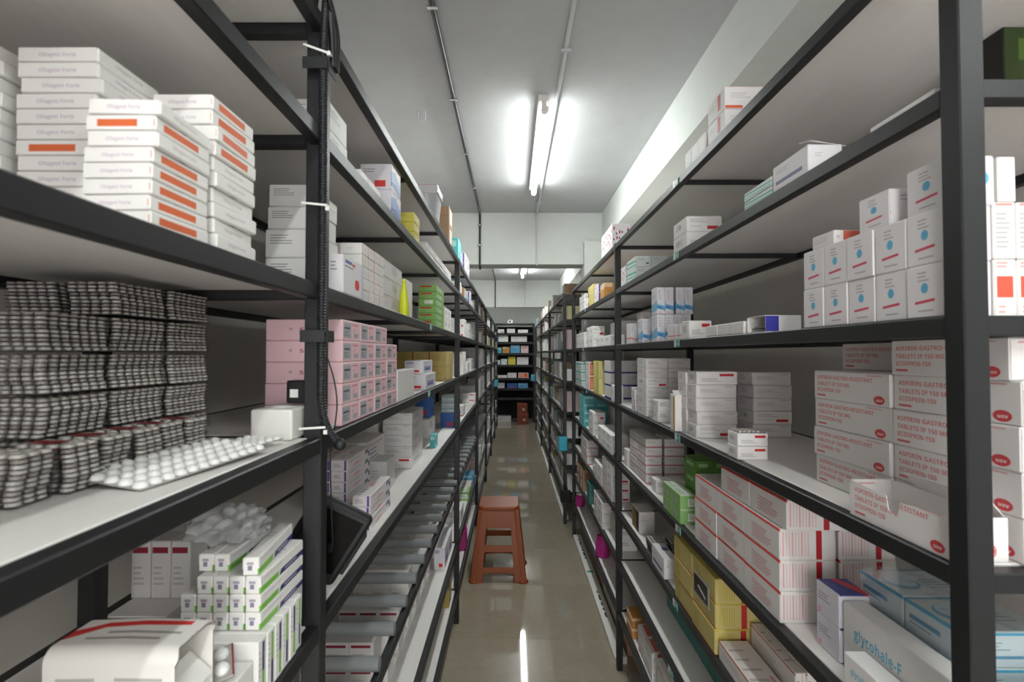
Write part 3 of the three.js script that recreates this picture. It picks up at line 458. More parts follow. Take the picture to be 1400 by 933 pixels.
{ // single blister piece and crumpled bag on the ointment cartons
  const c = thing('tablet_card', 'small blister piece of four tablets propped beside the sleeve', 'blister card', undefined, [-0.312, LY[4] + 0.0585, -0.560]);
  c.rotation.set(0.25, 0.5, 0.1);
  part('foil_sheet', new RoundedBoxGeometry(0.04, 0.0012, 0.048, 2, 0.0005), foil, c);
  for (const [x, z] of [[-0.009, -0.012], [0.009, -0.012], [-0.009, 0.010], [0.009, 0.010]]) part('tablet', domeGeo(0.0075, 0.007, 0.0085, 12), pillWhite, c, [x, 0.0006, z]);
  part('red_edge', new THREE.BoxGeometry(0.0015, 0.0018, 0.046), redInk, c, [0.0195, 0, 0]);
  const bag = new THREE.SphereGeometry(1, 64, 40), p = bag.attributes.position;
  for (let i = 0; i < p.count; i++) { const x = p.getX(i), y = p.getY(i), z = p.getZ(i), k = 0.78 + 0.16 * Math.sin(9 * x + 4 * z) * Math.cos(7 * y - 3 * x) + 0.1 * Math.sin(17 * z + 5 * y); p.setXYZ(i, x * 0.052 * k, Math.max(-0.012, y * 0.026 * k), z * 0.055 * k); }
  bag.computeVertexNormals();
  const b = thing('plastic_bag', 'crumpled clear plastic bag on the ointment cartons', 'bag', undefined, [-0.362, LY[4] + 0.1665, -0.684]);
  part('bag_film', bag, phys('#e6e7e8', 0.22, { transmission: 0.72, thickness: 0, ior: 1.4 }), b);
}

// ---------------------------------------------------------------- left rack, bay behind the post
// third shelf
block('plain', -1, [1, 2, 1], [0.068, 0.0435, 0.126], [-0.302, LY[2], 0.792], 'white carton behind the conduit, lower pair', { flap: true, group: 'white cartons behind the conduit' });
block('plain', -1, [1, 2, 1], [0.064, 0.034, 0.12], [-0.300, LY[2] + 0.0872, 0.792], 'white carton behind the conduit, upper pair', { flap: true, jit: 0.006, group: 'white cartons behind the conduit' });
carton('heart', [0.024, 0.064, 0.118], [-0.2885, LY[2] + 0.0003, 0.925], 'white carton with red heart beside the black conduit', { flap: true });
block('grid', -1, [1, 5, 4], [0.045, 0.0222, 0.0425], [-0.282, LY[2], 1.0], 'tiny white carton in the gridded stack', { group: 'tiny cartons in gridded stack' });
block('grid', -1, [1, 5, 1], [0.045, 0.0222, 0.0425], [-0.3275, LY[2], 1.0], 'tiny white carton behind the gridded stack', { group: 'tiny cartons in gridded stack' });
block('greytext', -1, [1, 3, 2], [0.08, 0.0425, 0.143], [-0.303, LY[2], 1.175], 'white carton between gridded stack and green stack', { group: 'white cartons beside yellow bottle' });
block('blank', -1, [1, 1, 2], [0.05, 0.11, 0.05], [-0.295, LY[2], 1.475], 'narrow upright white carton before green stack', { group: 'narrow upright white cartons' });
{
  const b = thing('squeeze_bottle', 'fluorescent yellow tapered bottle in front of white cartons', 'bottle', undefined, [-0.290, LY[2] + 0.0003, -1.42]);
  const y = phys('#d9e021', 0.35, { clearcoat: 0.3 });
  part('body', new THREE.LatheGeometry([[0, 0], [0.0125, 0], [0.0135, 0.003], [0.0130, 0.03], [0.0095, 0.06], [0.0055, 0.085], [0.0045, 0.088]].map((q) => new THREE.Vector2(...q)), 20), y, b);
  part('cap', new THREE.LatheGeometry([[0, 0], [0.0052, 0], [0.0045, 0.012], [0, 0.013]].map((q) => new THREE.Vector2(...q)), 16), y, b, [0, 0.0882, 0]);
}
block(['lime', 'limelabel'], -1, [1, 6, 1], [0.066, 0.0265, 0.23], [-0.282, LY[2], 1.97], 'green carton with red stripe, stack before second post', { pick: (a, i) => (i === 3 ? 1 : 0), group: 'green cartons with red stripe' });
block('redtag', -1, [2, 2, 2], [0.06, 0.05, 0.12], [-0.284, LY[2], 2.24], 'white carton behind the green stack', { group: 'white cartons behind the green stack' });
// second shelf from top
block('plain', -1, [1, 2, 1], [0.075, 0.047, 0.10], [-0.300, LY[1], 0.86], 'white carton on upper shelf beside the post', { flap: true, group: 'upper white cartons by the post' });
block('blank', -1, [1, 1, 3], [0.05, 0.022, 0.05], [-0.282, LY[1], 0.985], 'low white carton before blue wave cartons', { group: 'low white cartons' });
block('wave', -1, [1, 2, 1], [0.075, 0.061, 0.1], [-0.281, LY[1], 1.235], 'white carton with blue wave', { group: 'blue wave cartons' });
block('sunny', -1, [1, 3, 1], [0.07, 0.028, 0.09], [-0.281, LY[1], 1.52], 'bright yellow carton on upper left shelf', { group: 'bright yellow cartons' });
block(['plain', 'greytext'], -1, [1, 2, 5], [0.07, 0.0245, 0.14], [-0.283, LY[1], 1.76], 'white carton row behind the yellow cartons', { group: 'white carton row on upper left shelf' });
// top shelf
{
  const b = thing('plastic_tub', 'clear-lidded white plastic tub on top left shelf', 'tub', undefined, [-0.325, LY[0] + 0.0003, -2.03]);
  part('body', new THREE.CylinderGeometry(0.062, 0.05, 0.11, 4, 1).rotateY(Math.PI / 4).scale(1, 1, 1.5).translate(0, 0.055, 0), phys('#e3e5e8', 0.25, { transmission: 0.35, thickness: 0 }), b);
  part('lid', new RoundedBoxGeometry(0.098, 0.03, 0.145, 2, 0.004), phys('#eceef0', 0.2, { transmission: 0.3, thickness: 0 }), b, [0, 0.125, 0]);
  part('rim', new THREE.BoxGeometry(0.092, 0.004, 0.12), std('#c56a86', 0.5), b, [0, 0.142, 0]);
}
block('brown', -1, [1, 2, 1], [0.07, 0.09, 0.14], [-0.283, LY[0], 2.38], 'brown cardboard box on top left shelf', { group: 'brown boxes on the top shelf', name: 'cardboard_box' });
block('teal', -1, [1, 1, 1], [0.07, 0.125, 0.18], [-0.283, LY[0], 2.79], 'teal carton on top left shelf');
block('purple', -1, [1, 2, 2], [0.075, 0.062, 0.16], [-0.283, LY[0], 3.2], 'white carton with violet edge, top left shelf', { group: 'violet edged cartons on top' });
// fourth shelf: pink cartons
block('pink', -1, [1, 5, 4], [0.127, 0.0354, 0.104], [-0.2785, LY[3], 0.872], 'pink carton in the wall of pink cartons', { flap: true, group: 'pink cartons', skip: (x, y, d) => y === 4 && d === 3 });
carton('blank', [0.03, 0.078, 0.22], [-0.294, LY[3] + 0.0003, 1.405], 'blank white carton standing beyond the pink cartons');
block('blueletter', -1, [1, 1, 1], [0.07, 0.053, 0.22], [-0.281, LY[3], 1.735], 'lower white carton with blue lettering and red tag');
block('blueletter', -1, [1, 1, 1], [0.062, 0.044, 0.2], [-0.291, LY[3] + 0.0535, 1.74], 'upper white carton with blue lettering and red tag');
block('sunbrown', -1, [3, 2, 1], [0.072, 0.065, 0.3], [-0.290, LY[3], 2.3], 'dull yellow carton with red edge', { group: 'dull yellow cartons', jit: 0.0002 });
// fifth shelf
block('purple', -1, [1, 3, 1], [0.04, 0.025, 0.19], [-0.308, LY[4], 1.165], 'violet-edged carton, low front stack beside the tablet', { group: 'violet edged cartons', flap: true });
block('purple', -1, [2, 5, 1], [0.04, 0.0262, 0.2], [-0.392, LY[4], 1.27], 'violet-edged carton, tall rear stack', { group: 'violet edged cartons', jit: 0.0003 });
carton('greytext', [0.075, 0.13, 0.2], [-0.45, LY[4] + 0.0003, 1.62], 'large pale carton behind the violet-edged stacks');
carton('blankgrey', [0.05, 0.085, 0.1], [-0.372, LY[4] + 0.0003, 1.53], 'pale lilac carton between violet-edged and grey stacks');
block(['redtagTop', 'greytext'], -1, [1, 5, 1], [0.10, 0.037, 0.22], [-0.335, LY[4], 1.79], 'grey-white carton stack under the lettered cartons', { pick: (a, i) => (i ? 1 : 0), group: 'grey white carton stack' });
block('plain', -1, [1, 4, 2], [0.07, 0.045, 0.12], [-0.45, LY[4], 1.79], 'white carton behind the grey-white stack', { group: 'white cartons behind grey stack' });
carton('teal', [0.024, 0.054, 0.06], [-0.323, LY[4] + 0.0003, 2.2], 'small cyan carton on fifth left shelf', {});
block('plain', -1, [1, 1, 1], [0.08, 0.085, 0.2], [-0.378, LY[4], 2.42], 'white carton beneath a blue carton');
carton('blue', [0.07, 0.11, 0.12], [-0.418, LY[4] + 0.086, 2.55], 'deep blue carton on a white one');
carton('blue', [0.088, 0.075, 0.16], [-0.33, LY[4] + 0.0003, 2.86], 'blue carton with red tag beside the second post');
block('tealstripe', -1, [1, 3, 1], [0.08, 0.03, 0.14], [-0.29, LY[4] + 0.0755, 2.79], 'grey carton with teal stripe on the blue carton', { group: 'teal striped cartons' });
{ // handheld terminal leaning on the shelf edge
  const t = thing('handheld_terminal', 'black handheld terminal with dark screen leaning behind the post', 'terminal', undefined, [-0.301, LY[4] + 0.0845, -0.868]);
  t.rotation.set(0.14, 0.25, -0.55, 'YXZ'); t.scale.setScalar(1.25);
  part('case', new RoundedBoxGeometry(0.078, 0.105, 0.018, 4, 0.008), std('#17181a', 0.6), t);
  part('bezel', new RoundedBoxGeometry(0.068, 0.094, 0.003, 3, 0.0014), std('#1d1e22', 0.5), t, [0, 0, 0.0092]);
  part('screen', new RoundedBoxGeometry(0.057, 0.076, 0.0014, 2, 0.0006), phys('#030304', 0.3, { specularIntensity: 0.35 }), t, [0, 0.004, 0.0107]);
  part('button', new RoundedBoxGeometry(0.014, 0.005, 0.0018, 2, 0.0008), M.blackMatte, t, [0, -0.041, 0.0108]);
  for (const s of [-1, 1]) part('grip', new RoundedBoxGeometry(0.006, 0.06, 0.019, 2, 0.002), M.blackMatte, t, [s * 0.039, 0, 0]);
}
// pipe shelf below holds nothing; cartons stand on the board under it
for (let i = 0; i < 11; i++) {
  const d = 0.95 + i * 0.158;
  block(i === 0 ? 'limelabel' : i % 2 ? 'darkred' : 'plain', -1, [3, i % 3 ? 2 : 3, 1], [0.066, 0.068, 0.085], [-0.366, LY[6], d], `white carton under the pipe shelf, ${ORD[i]} row back`, { group: 'cartons under the pipe shelf', jit: 0.0002 });
}
carton('sunbrown', [0.06, 0.085, 0.1], [-0.33, LY[7] + 0.0003, 2.6], 'small tan carton on the lowest left shelf');
block('blueletter', -1, [1, 1, 2], [0.05, 0.10, 0.14], [-0.30, LY[6], 2.40], 'white carton with blue print at the shelf front', { group: 'blue print cartons at the front' });
{
  const mg = std('#b0307e', 0.45);
  const b = thing('magenta_pouch', 'magenta pouch on the lowest left shelf behind the stool', 'pouch', undefined, [-0.31, LY[7] + 0.0003, -3.32]);
  part('body', new RoundedBoxGeometry(0.06, 0.13, 0.09, 3, 0.02).translate(0, 0.065, 0), mg, b); part('fold', new RoundedBoxGeometry(0.056, 0.02, 0.03, 2, 0.006), mg, b, [0, 0.136, 0]);
}

// ---------------------------------------------------------------- conduit and cable on the near left post
function sweep(points, radius, seg, fn) {
  const curve = new THREE.CatmullRomCurve3(points.map((p) => new THREE.Vector3(...p)), false, 'centripetal'), fr = curve.computeFrenetFrames(seg), pos = [], idx = [], R = 12;
  for (let i = 0; i <= seg; i++) { const c = curve.getPointAt(i / seg), r = radius * (fn ? fn(i) : 1); for (let j = 0; j < R; j++) { const a = j / R * Math.PI * 2, v = fr.normals[i].clone().multiplyScalar(Math.cos(a) * r).add(fr.binormals[i].clone().multiplyScalar(Math.sin(a) * r)).add(c); pos.push(v.x, v.y, v.z); } }
  for (let i = 0; i < seg; i++) for (let j = 0; j < R; j++) { const a = i * R + j, b = i * R + (j + 1) % R; idx.push(a, b, a + R, b, b + R, a + R); }
  for (const e of [0, seg]) { const c = pos.length / 3, m = curve.getPointAt(e / seg); pos.push(m.x, m.y, m.z); for (let j = 0; j < R; j++) idx.push(c, e * R + (e ? j : (j + 1) % R), e * R + (e ? (j + 1) % R : j)); }
  const g = new THREE.BufferGeometry(); g.setAttribute('position', new THREE.Float32BufferAttribute(pos, 3)); g.setIndex(idx); g.computeVertexNormals(); return g;
}
{
  const t = thing('corrugated_conduit', 'black corrugated cable conduit tied to the near left post', 'conduit', undefined, [0, 0, 0]);
  const zc = -0.7525, xc = -0.2705;
  part('hose', sweep([[xc + 0.002, 1.90, zc - 0.004], [xc, 1.84, zc], [xc, 1.6, zc], [xc, 1.36, zc], [xc + 0.001, 1.31, zc], [xc + 0.008, 1.278, zc - 0.001], [xc + 0.020, 1.258, zc - 0.002], [xc + 0.026, 1.252, zc - 0.002]], 0.0064, 640, (i) => (i % 4 < 2 ? 1 : 0.8)), std('#202126', 0.38), t);
  part('hose_end', new THREE.SphereGeometry(0.0086, 14, 10), std('#1a1b1e', 0.5), t, [xc + 0.027, 1.2515, zc - 0.002]);
  for (const [y, tilt] of [[1.815, -0.35], [1.592, -0.1], [1.276, 0.06]]) {
    const g = thing('cable_tie', { 1.815: 'white cable tie at the top of the conduit post', 1.592: 'white cable tie halfway up the conduit post', 1.276: 'white cable tie low on the conduit post' }[y], 'cable tie', undefined, [0, y, 0]);
    part('strap', bx(0.037, 0.003, 0.0012), M.tie, g, [-0.2798, 0, -0.7448], [0, 0, tilt]);
    part('strap_side', bx(0.0012, 0.003, 0.034), M.tie, g, [-0.2625, -0.001, -0.768]);
    part('head', bx(0.005, 0.006, 0.004), M.tie, g, [-0.262, -0.006, -0.7475]);
  }
  for (const y of [1.795, 1.405]) { const g = thing('conduit_clamp', y > 1.6 ? 'dark metal clamp near the top of the conduit post' : 'dark tape band on the conduit post by pink cartons', 'clamp', undefined, [0, y, 0]); part('band', bx(0.035, 0.017, 0.0015), std('#26282b', 0.4), g, [-0.2808, 0, -0.7449]); part('band_side', bx(0.0015, 0.017, 0.03), std('#26282b', 0.4), g, [-0.2634, 0, -0.768]); }
  const c = thing('thin_cable', 'thin black cable looping down to the terminal', 'cable', undefined, [0, 0, 0]);
  part('wire', sweep([[-0.2665, 1.375, -0.765], [-0.258, 1.345, -0.768], [-0.2535, 1.31, -0.77], [-0.257, 1.275, -0.772], [-0.264, 1.24, -0.776], [-0.2675, 1.16, -0.79], [-0.272, 1.09, -0.81], [-0.285, 1.075, -0.84]], 0.0011, 90), M.black, c);
  part('plug', new RoundedBoxGeometry(0.006, 0.014, 0.006, 2, 0.0015), M.black, c, [-0.287, 1.074, -0.845]);
  const w = thing('cable_bundle', 'black cables gathered at the top of the conduit post', 'cables', undefined, [0, 0, 0]);
  for (const [k, o] of [[0, 0], [1, 0.007], [2, 0.013]]) part('wire', sweep([[-0.30 + o, 1.879, -0.745 - o], [-0.286 + o * 0.6, 1.895, -0.748], [-0.268 + o * 0.2, 1.895, -0.752 + o], [-0.262 + o * 0.3, 1.85, -0.757 - o], [-0.263, 1.80, -0.77 - o]], 0.0042, 50), M.black, w);
}
// ---------------------------------------------------------------- right rack, near bay
const XB = 0.463; // face of what stands at the front of the right shelves
// top shelf
block('redcap', 1, [1, 2, 1], [0.10, 0.05, 0.10], [XB + 0.002, RY[0], 1.15], 'white carton with red edge on top right shelf', { group: 'red edged cartons on top' });
block('blank', 1, [1, 1, 3], [0.05, 0.046, 0.05], [XB, RY[0], 1.262], 'small white carton on top right shelf', { group: 'small white cartons on top' });
block('reddots', 1, [1, 1, 2], [0.085, 0.115, 0.15], [XB, RY[0], 2.44], 'white carton with red dots on top right shelf', { group: 'red dotted cartons on top' });
// second shelf
carton('blank', [0.05, 0.0075, 0.105], [XB + 0.026, RY[1] + 0.0003, 0.628], 'thin white carton lying flat on upper right shelf', {});
{
  const c = thing('medicine_carton', 'open white carton with raised flap on upper right shelf', 'carton', undefined, [XB + 0.028, RY[1] + 0.0003, -0.88]);
  part('body', boxGeo(0.054, 0.045, 0.112), KINDS.bluetext, c, [0, 0.0225, 0]);
  part('flap', boxGeo(0.06, 0.0008, 0.03, 0.0002), KINDS.blank, c, [0.002, 0.0485, 0.044], [0.22, 0.1, -0.12]);
}
block('mint', 1, [1, 2, 1], [0.05, 0.0175, 0.112], [XB, RY[1], 0.942], 'flat white carton with mint print, upper right shelf', { group: 'flat mint cartons' });
block(['redtagTop', 'redtag'], 1, [1, 2, 1], [0.095, 0.0425, 0.115], [XB + 0.002, RY[1], 1.41], 'white carton with red tag behind the shelf label', { jit: 0.006, group: 'red tagged cartons upper shelf', flap: true });
block('mint', 1, [2, 2, 1], [0.06, 0.042, 0.15], [XB, RY[1], 1.98], 'white carton with mint waves on upper right shelf', { group: 'mint wave cartons', jit: 0.0003 });
block('reddots', 1, [1, 1, 1], [0.04, 0.078, 0.10], [XB, RY[1], 2.15], 'spotted carton behind the mint wave cartons');
carton('forest', [0.055, 0.195, 0.07], [0.7465, RY[1] + 0.0003, 0.80], 'tall green and orange carton at the back, upper right', {});
// third shelf
block('bluedot', 1, [1, 2, 5], [0.052, 0.060, 0.0552], [XB, RY[2], 0.567], 'white carton with blue dot', { jit: 0.002, group: 'blue dot cartons' });
carton('bluedot', [0.05, 0.055, 0.06], [XB + 0.034, RY[2] + 0.1205, 0.60], 'blank-sided carton on top of the blue dot block beside post', { flap: true });
carton('bluedot', [0.05, 0.046, 0.058], [XB + 0.032, RY[2] + 0.1205, 0.685], 'carton with blue dot facing us on top of its block', { flap: true });
carton('redtop', [0.046, 0.020, 0.055], [XB + 0.028, RY[2] + 0.1205, 0.795], 'flat carton with red panel on the blue dot block', { flap: true });
block(['redsq', 'redsqText'], 1, [3, 2, 1], [0.026, 0.0625, 0.06], [0.5215, RY[2], 0.572], 'slim carton with red square right of the post', { jit: 0.0002, group: 'red square cartons', pick: (a, i) => i });
carton('blank', [0.02, 0.05, 0.05], [0.541, RY[2] + 0.126, 0.60], 'white carton standing on the red square cartons', {});
{
  const c = thing('medicine_carton', 'low white carton with dark blue end, open side', 'carton', undefined, [XB + 0.036, RY[2] + 0.0003, -1.012]);
  for (const y of [0.0006, 0.0304]) part('panel', boxGeo(0.066, 0.001, 0.075, 0.0002), KINDS.blank, c, [0, y, 0]);
  part('end_panel', boxGeo(0.066, 0.029, 0.001, 0.0002), KINDS.navyend, c, [0, 0.0155, 0.037]);
  part('back_panel', boxGeo(0.066, 0.029, 0.001, 0.0002), KINDS.blank, c, [0, 0.0155, -0.037]);
  part('side_panel', boxGeo(0.001, 0.029, 0.073, 0.0002), KINDS.blank, c, [0.0325, 0.0155, 0]);
  part('strip_inside', stripGeo(0.05, 0.06, 4, 5, 0.004, 0.003), stripMat2, c, [-0.002, 0.008, 0]);
}
block('blank', 1, [1, 1, 3], [0.06, 0.0255, 0.068], [XB, RY[2], 1.06], 'low white tray carton on the eye-level shelf', { group: 'low white tray cartons' });
carton('redtagTop', [0.06, 0.047, 0.06], [XB + 0.031, RY[2] + 0.0003, 1.42], 'carton with red tag before the slim standing cartons', { flap: true });
block('pinkstripe', 1, [1, 1, 6], [0.055, 0.044, 0.021], [XB, RY[2], 1.455], 'slim standing carton in clear wrap', { group: 'slim standing cartons' });
{
  const c = thing('film_roll', 'grey curled plastic film on eye-level right shelf', 'plastic film', undefined, [XB + 0.09, RY[2] + 0.0155, -1.40]);
  part('film', new THREE.CylinderGeometry(0.015, 0.015, 0.05, 18, 1, true, 0.4, 4.6).rotateZ(Math.PI / 2), phys('#b9bcc0', 0.3, { side: THREE.DoubleSide, transmission: 0.3, thickness: 0 }), c);
}
block('bluestripe', 1, [4, 1, 1], [0.0275, 0.087, 0.065], [XB + 0.002, RY[2], 1.70], 'tall carton with blue stripe, lower row', { group: 'blue stripe cartons', jit: 0.0002 });
block('bluestripe', 1, [2, 1, 1], [0.0275, 0.087, 0.065], [XB + 0.002, RY[2] + 0.0875, 1.70], 'tall carton with blue stripe, upper row left', { group: 'blue stripe cartons', jit: 0.0002 });
block('bluestripe', 1, [2, 1, 1], [0.0275, 0.087, 0.065], [XB + 0.064, RY[2] + 0.0875, 1.70], 'tall carton with blue stripe, upper row right', { group: 'blue stripe cartons', jit: 0.0002 });
block('bluestripe', 1, [2, 1, 1], [0.03, 0.085, 0.065], [XB, RY[2], 1.88], 'tall carton with blue stripe, rear pair', { group: 'blue stripe cartons', jit: 0.0002 });
block('pinkstripe', 1, [2, 1, 1], [0.03, 0.08, 0.065], [XB, RY[2], 2.08], 'tall carton with pink stripe beside the second post', { group: 'pink stripe cartons', jit: 0.0002 });
block('greytext', 1, [2, 2, 1], [0.045, 0.065, 0.1], [XB + 0.07, RY[2], 2.16], 'grey carton behind the pink stripe cartons', { group: 'grey cartons eye level', jit: 0.0002 });
// fourth shelf
block('aspirin', 1, [1, 4, 1], [0.075, 0.0478, 0.187], [0.526, RY[3], 0.742], 'white aspirin carton with red lettering, left stack', { flap: true, jit: 0.004, group: 'red lettered aspirin cartons' });
block('aspirin', 1, [1, 4, 1], [0.075, 0.0478, 0.187], [0.528, RY[3], 0.553], 'white aspirin carton with red lettering, stack crossing the post', { flap: true, jit: 0.003, group: 'red lettered aspirin cartons' });
carton('aspirin', [0.075, 0.046, 0.176], [0.566, RY[3] + 0.1915, 0.6515], 'white aspirin carton under the eye-level shelf beside post', { flap: true, group: 'red lettered aspirin cartons' });
block('aspirin', 1, [1, 4, 1], [0.075, 0.0478, 0.187], [0.612, RY[3], 0.80], 'white aspirin carton with red lettering, rear stack', { jit: 0.002, group: 'red lettered aspirin cartons' });
carton('aspirin', [0.075, 0.0465, 0.187], [0.652, RY[3] + 0.1915, 0.893], 'shaded aspirin carton highest in the rear stack', { group: 'red lettered aspirin cartons' });
{ // torn open carton in front
  const c = thing('medicine_carton', 'torn open aspirin carton in front of the red lettered stacks', 'carton', 'red lettered aspirin cartons', [0.494, RY[3] + 0.0003, -0.6485]);
  const w = 0.056, h = 0.047, l = 0.172;
  part('bottom', boxGeo(w, 0.001, l, 0.0002), KINDS.blank, c, [0, 0.0006, 0]);
  part('back_panel', boxGeo(0.001, h, l, 0.0002), KINDS.blank, c, [w / 2 - 0.0005, h / 2, 0]);
  part('end_panel', boxGeo(w, h, 0.001, 0.0002), KINDS.aspirin, c, [0, h / 2, l / 2 - 0.0005]);
  part('end_panel', boxGeo(w, h, 0.001, 0.0002), KINDS.aspirin, c, [0, h / 2, -l / 2 + 0.0005]);
  // printed front with a torn notch
  const s = new THREE.Shape([[-l / 2, 0], [l / 2, 0], [l / 2, h * 0.93], [l * 0.16, h * 0.9], [l * 0.05, h * 0.86], [l * 0.03, h * 0.55], [-l * 0.03, h * 0.48], [-l * 0.07, h * 0.6], [-l * 0.09, h * 0.92], [-l / 2, h]].map((p) => new THREE.Vector2(...p)));
  const g = new THREE.ExtrudeGeometry(s, { depth: 0.001, bevelEnabled: false }), u = g.attributes.uv, q = g.attributes.position;
  for (let i = 0; i < u.count; i++) u.setXY(i, q.getX(i) / l + 0.5, 1 / 3 + (0.015 + 0.97 * q.getY(i) / h) / 3);
  part('front_panel', g, KINDS.aspirin, c, [-w / 2, 0, 0], [0, -Math.PI / 2, 0]);
  part('top_flap', boxGeo(0.001, 0.03, l * 0.7, 0.0002), KINDS.blank, c, [w / 2 - 0.006, h + 0.008, 0.02], [0, 0, 0.7]);
}
block(['redtag', 'greytext', 'redtagTop'], 1, [1, 5, 1], [0.107, 0.0347, 0.07], [0.479, RY[3], 1.387], 'white carton with red tag, stack by the shelf label', { pick: (a, i) => [0, 1, 1, 1, 2][i], flap: true, jit: 0.004, group: 'red tagged cartons' });
block('greytext', 1, [1, 5, 1], [0.10, 0.034, 0.07], [0.478, RY[3], 1.462], 'white carton behind the red tagged stack', { group: 'red tagged cartons' });
block(['greytext', 'redtag'], 1, [1, 5, 1], [0.102, 0.0342, 0.10], [0.632, RY[3], 1.40], 'grey-white carton, stack by the back wall', { pick: (a, i) => (i === 1 ? 1 : 0), flap: true, jit: 0.005, group: 'red tagged cartons' });
{
  const opts = { group: 'small red tagged cartons', flap: true };
  carton('redtagTop', [0.063, 0.0272, 0.052], [0.4985, RY[3] + 0.0003, 1.129], 'small red tagged carton, lower of the pair before aspirin', opts);
  const c = carton('redtagTop', [0.063, 0.0272, 0.052], [0.500, RY[3] + 0.0278, 1.131], 'small red tagged carton with tablets on top, upper one', opts);
  part('tablet_strip', stripGeo(0.056, 0.046, 6, 5, 0.0042, 0.003), stripMat, c, [0, 0.028, 0]);
}
{
  const c = thing('medicine_carton', 'upright white carton standing open beside the red tagged stack', 'carton', undefined, [0.4755, RY[3] + 0.0003, -1.525]);
  part('body', boxGeo(0.03, 0.104, 0.045), KINDS.blank, c, [0, 0.052, 0]);
  part('side_lining', boxGeo(0.0006, 0.094, 0.012, 0.0001), std('#c99a4a', 0.6), c, [-0.0153, 0.05, 0.014]);
  part('flap', boxGeo(0.028, 0.001, 0.03, 0.0002), KINDS.blank, c, [0, 0.107, 0.005], [0.5, 0, 0]);
}
block(['greytext', 'redtag'], 1, [2, 6, 1], [0.078, 0.034, 0.13], [0.4665, RY[3], 1.85], 'white carton, stack between open carton and second post', { pick: (a, i) => (i === 3 && a === 0 ? 1 : 0), group: 'white carton stacks', jit: 0.0003 });
block('purple', 1, [1, 1, 1], [0.04, 0.09, 0.05], [XB + 0.002, RY[3], 2.02], 'upright white carton beside the second post');
block('plain', 1, [1, 2, 1], [0.05, 0.035, 0.06], [XB + 0.002, RY[3], 1.70], 'low white carton before the six-high stack', { group: 'low white cartons before stack' });
// fifth shelf
block('redstripe', 1, [1, 3, 3], [0.1, 0.0548, 0.144], [0.468, RY[4], 0.9375], 'carton with red top stripe, front wall', { flap: true, jit: 0.002, group: 'red stripe cartons' });
block('redstripe', 1, [1, 1, 2], [0.1, 0.0535, 0.144], [0.474, RY[4] + 0.1648, 0.925], 'carton with red top stripe, uppermost layer', { flap: true, group: 'red stripe cartons' });
block('redstripe', 1, [1, 4, 1], [0.1, 0.0548, 0.144], [0.5725, RY[4], 0.9375], 'carton with red top stripe, second column', { flap: true, group: 'red stripe cartons' });
block('bluered', 1, [1, 2, 1], [0.05, 0.052, 0.062], [0.497, RY[4], 0.817], 'white carton with blue and red lid', { flap: true, group: 'blue lidded cartons' });
{
  const t = thing('wrapped_pack', 'shrink-wrapped pack of teal and white cartons below aspirin', 'carton pack', undefined, [0.60, RY[4] + 0.0022, -0.745]);
  for (let i = 0; i < 3; i++) for (let j = 0; j < 2; j++) part('carton', boxGeo(0.112, 0.0436, 0.092), KINDS.glycopack, t, [0, 0.022 + i * 0.0442, 0.0475 - j * 0.095]);
  const f = new THREE.BoxGeometry(0.117, 0.1345, 0.195, 10, 8, 14), p = f.attributes.position;
  for (let i = 0; i < p.count; i++) { const x = p.getX(i), y = p.getY(i), z = p.getZ(i), k = 0.0011 * Math.sin(90 * z + 60 * y) * Math.cos(80 * x - 40 * z); p.setXYZ(i, x + k, y + k, z + k); }
  f.computeVertexNormals();
  part('shrink_film', f, phys('#ffffff', 0.08, { transmission: 1, thickness: 0, ior: 1.35 }), t, [0, 0.068, 0]);
}
carton('glyco', [0.034, 0.0975, 0.205], [0.518, RY[4] + 0.0003, 0.710], 'white carton lettered in blue in front of the wrapped pack', { flap: true });
carton('glyco', [0.030, 0.053, 0.115], [0.4825, RY[4] + 0.0003, 0.70], 'low white carton with blue letter nearest the rail', { flap: true });
block('tealstripe', 1, [2, 3, 1], [0.06, 0.03, 0.06], [0.5595, RY[4], 0.560], 'flat carton with teal stripes right of the near post', { group: 'teal striped cartons near post', jit: 0.0002 });
block('limegreen', 1, [1, 2, 2], [0.048, 0.0405, 0.082], [XB, RY[4], 1.475], 'light green carton in the low front stack', { flap: true, group: 'light green cartons' });
block('greenwall', 1, [2, 4, 1], [0.05, 0.0425, 0.1], [0.518, RY[4], 1.50], 'dark green carton behind the light green ones', { group: 'dark green cartons', jit: 0.0003 });
block('redline', 1, [1, 5, 2], [0.06, 0.0325, 0.13], [0.483, RY[4], 1.93], 'white carton with thin red line, left stack', { group: 'red line cartons' });
block('redline', 1, [1, 5, 1], [0.072, 0.0325, 0.13], [0.552, RY[4], 1.93], 'white carton with thin red line, right stack', { group: 'red line cartons' });
block('plain', 1, [2, 1, 1], [0.05, 0.045, 0.06], [0.485, RY[4], 1.80], 'small white carton before the red line stacks', { group: 'small white cartons fifth shelf', jit: 0.0003 });
carton('blank', [0.05, 0.07, 0.06], [0.505, RY[4] + 0.0003, 2.25], 'white carton beside the second post, fifth shelf', {});
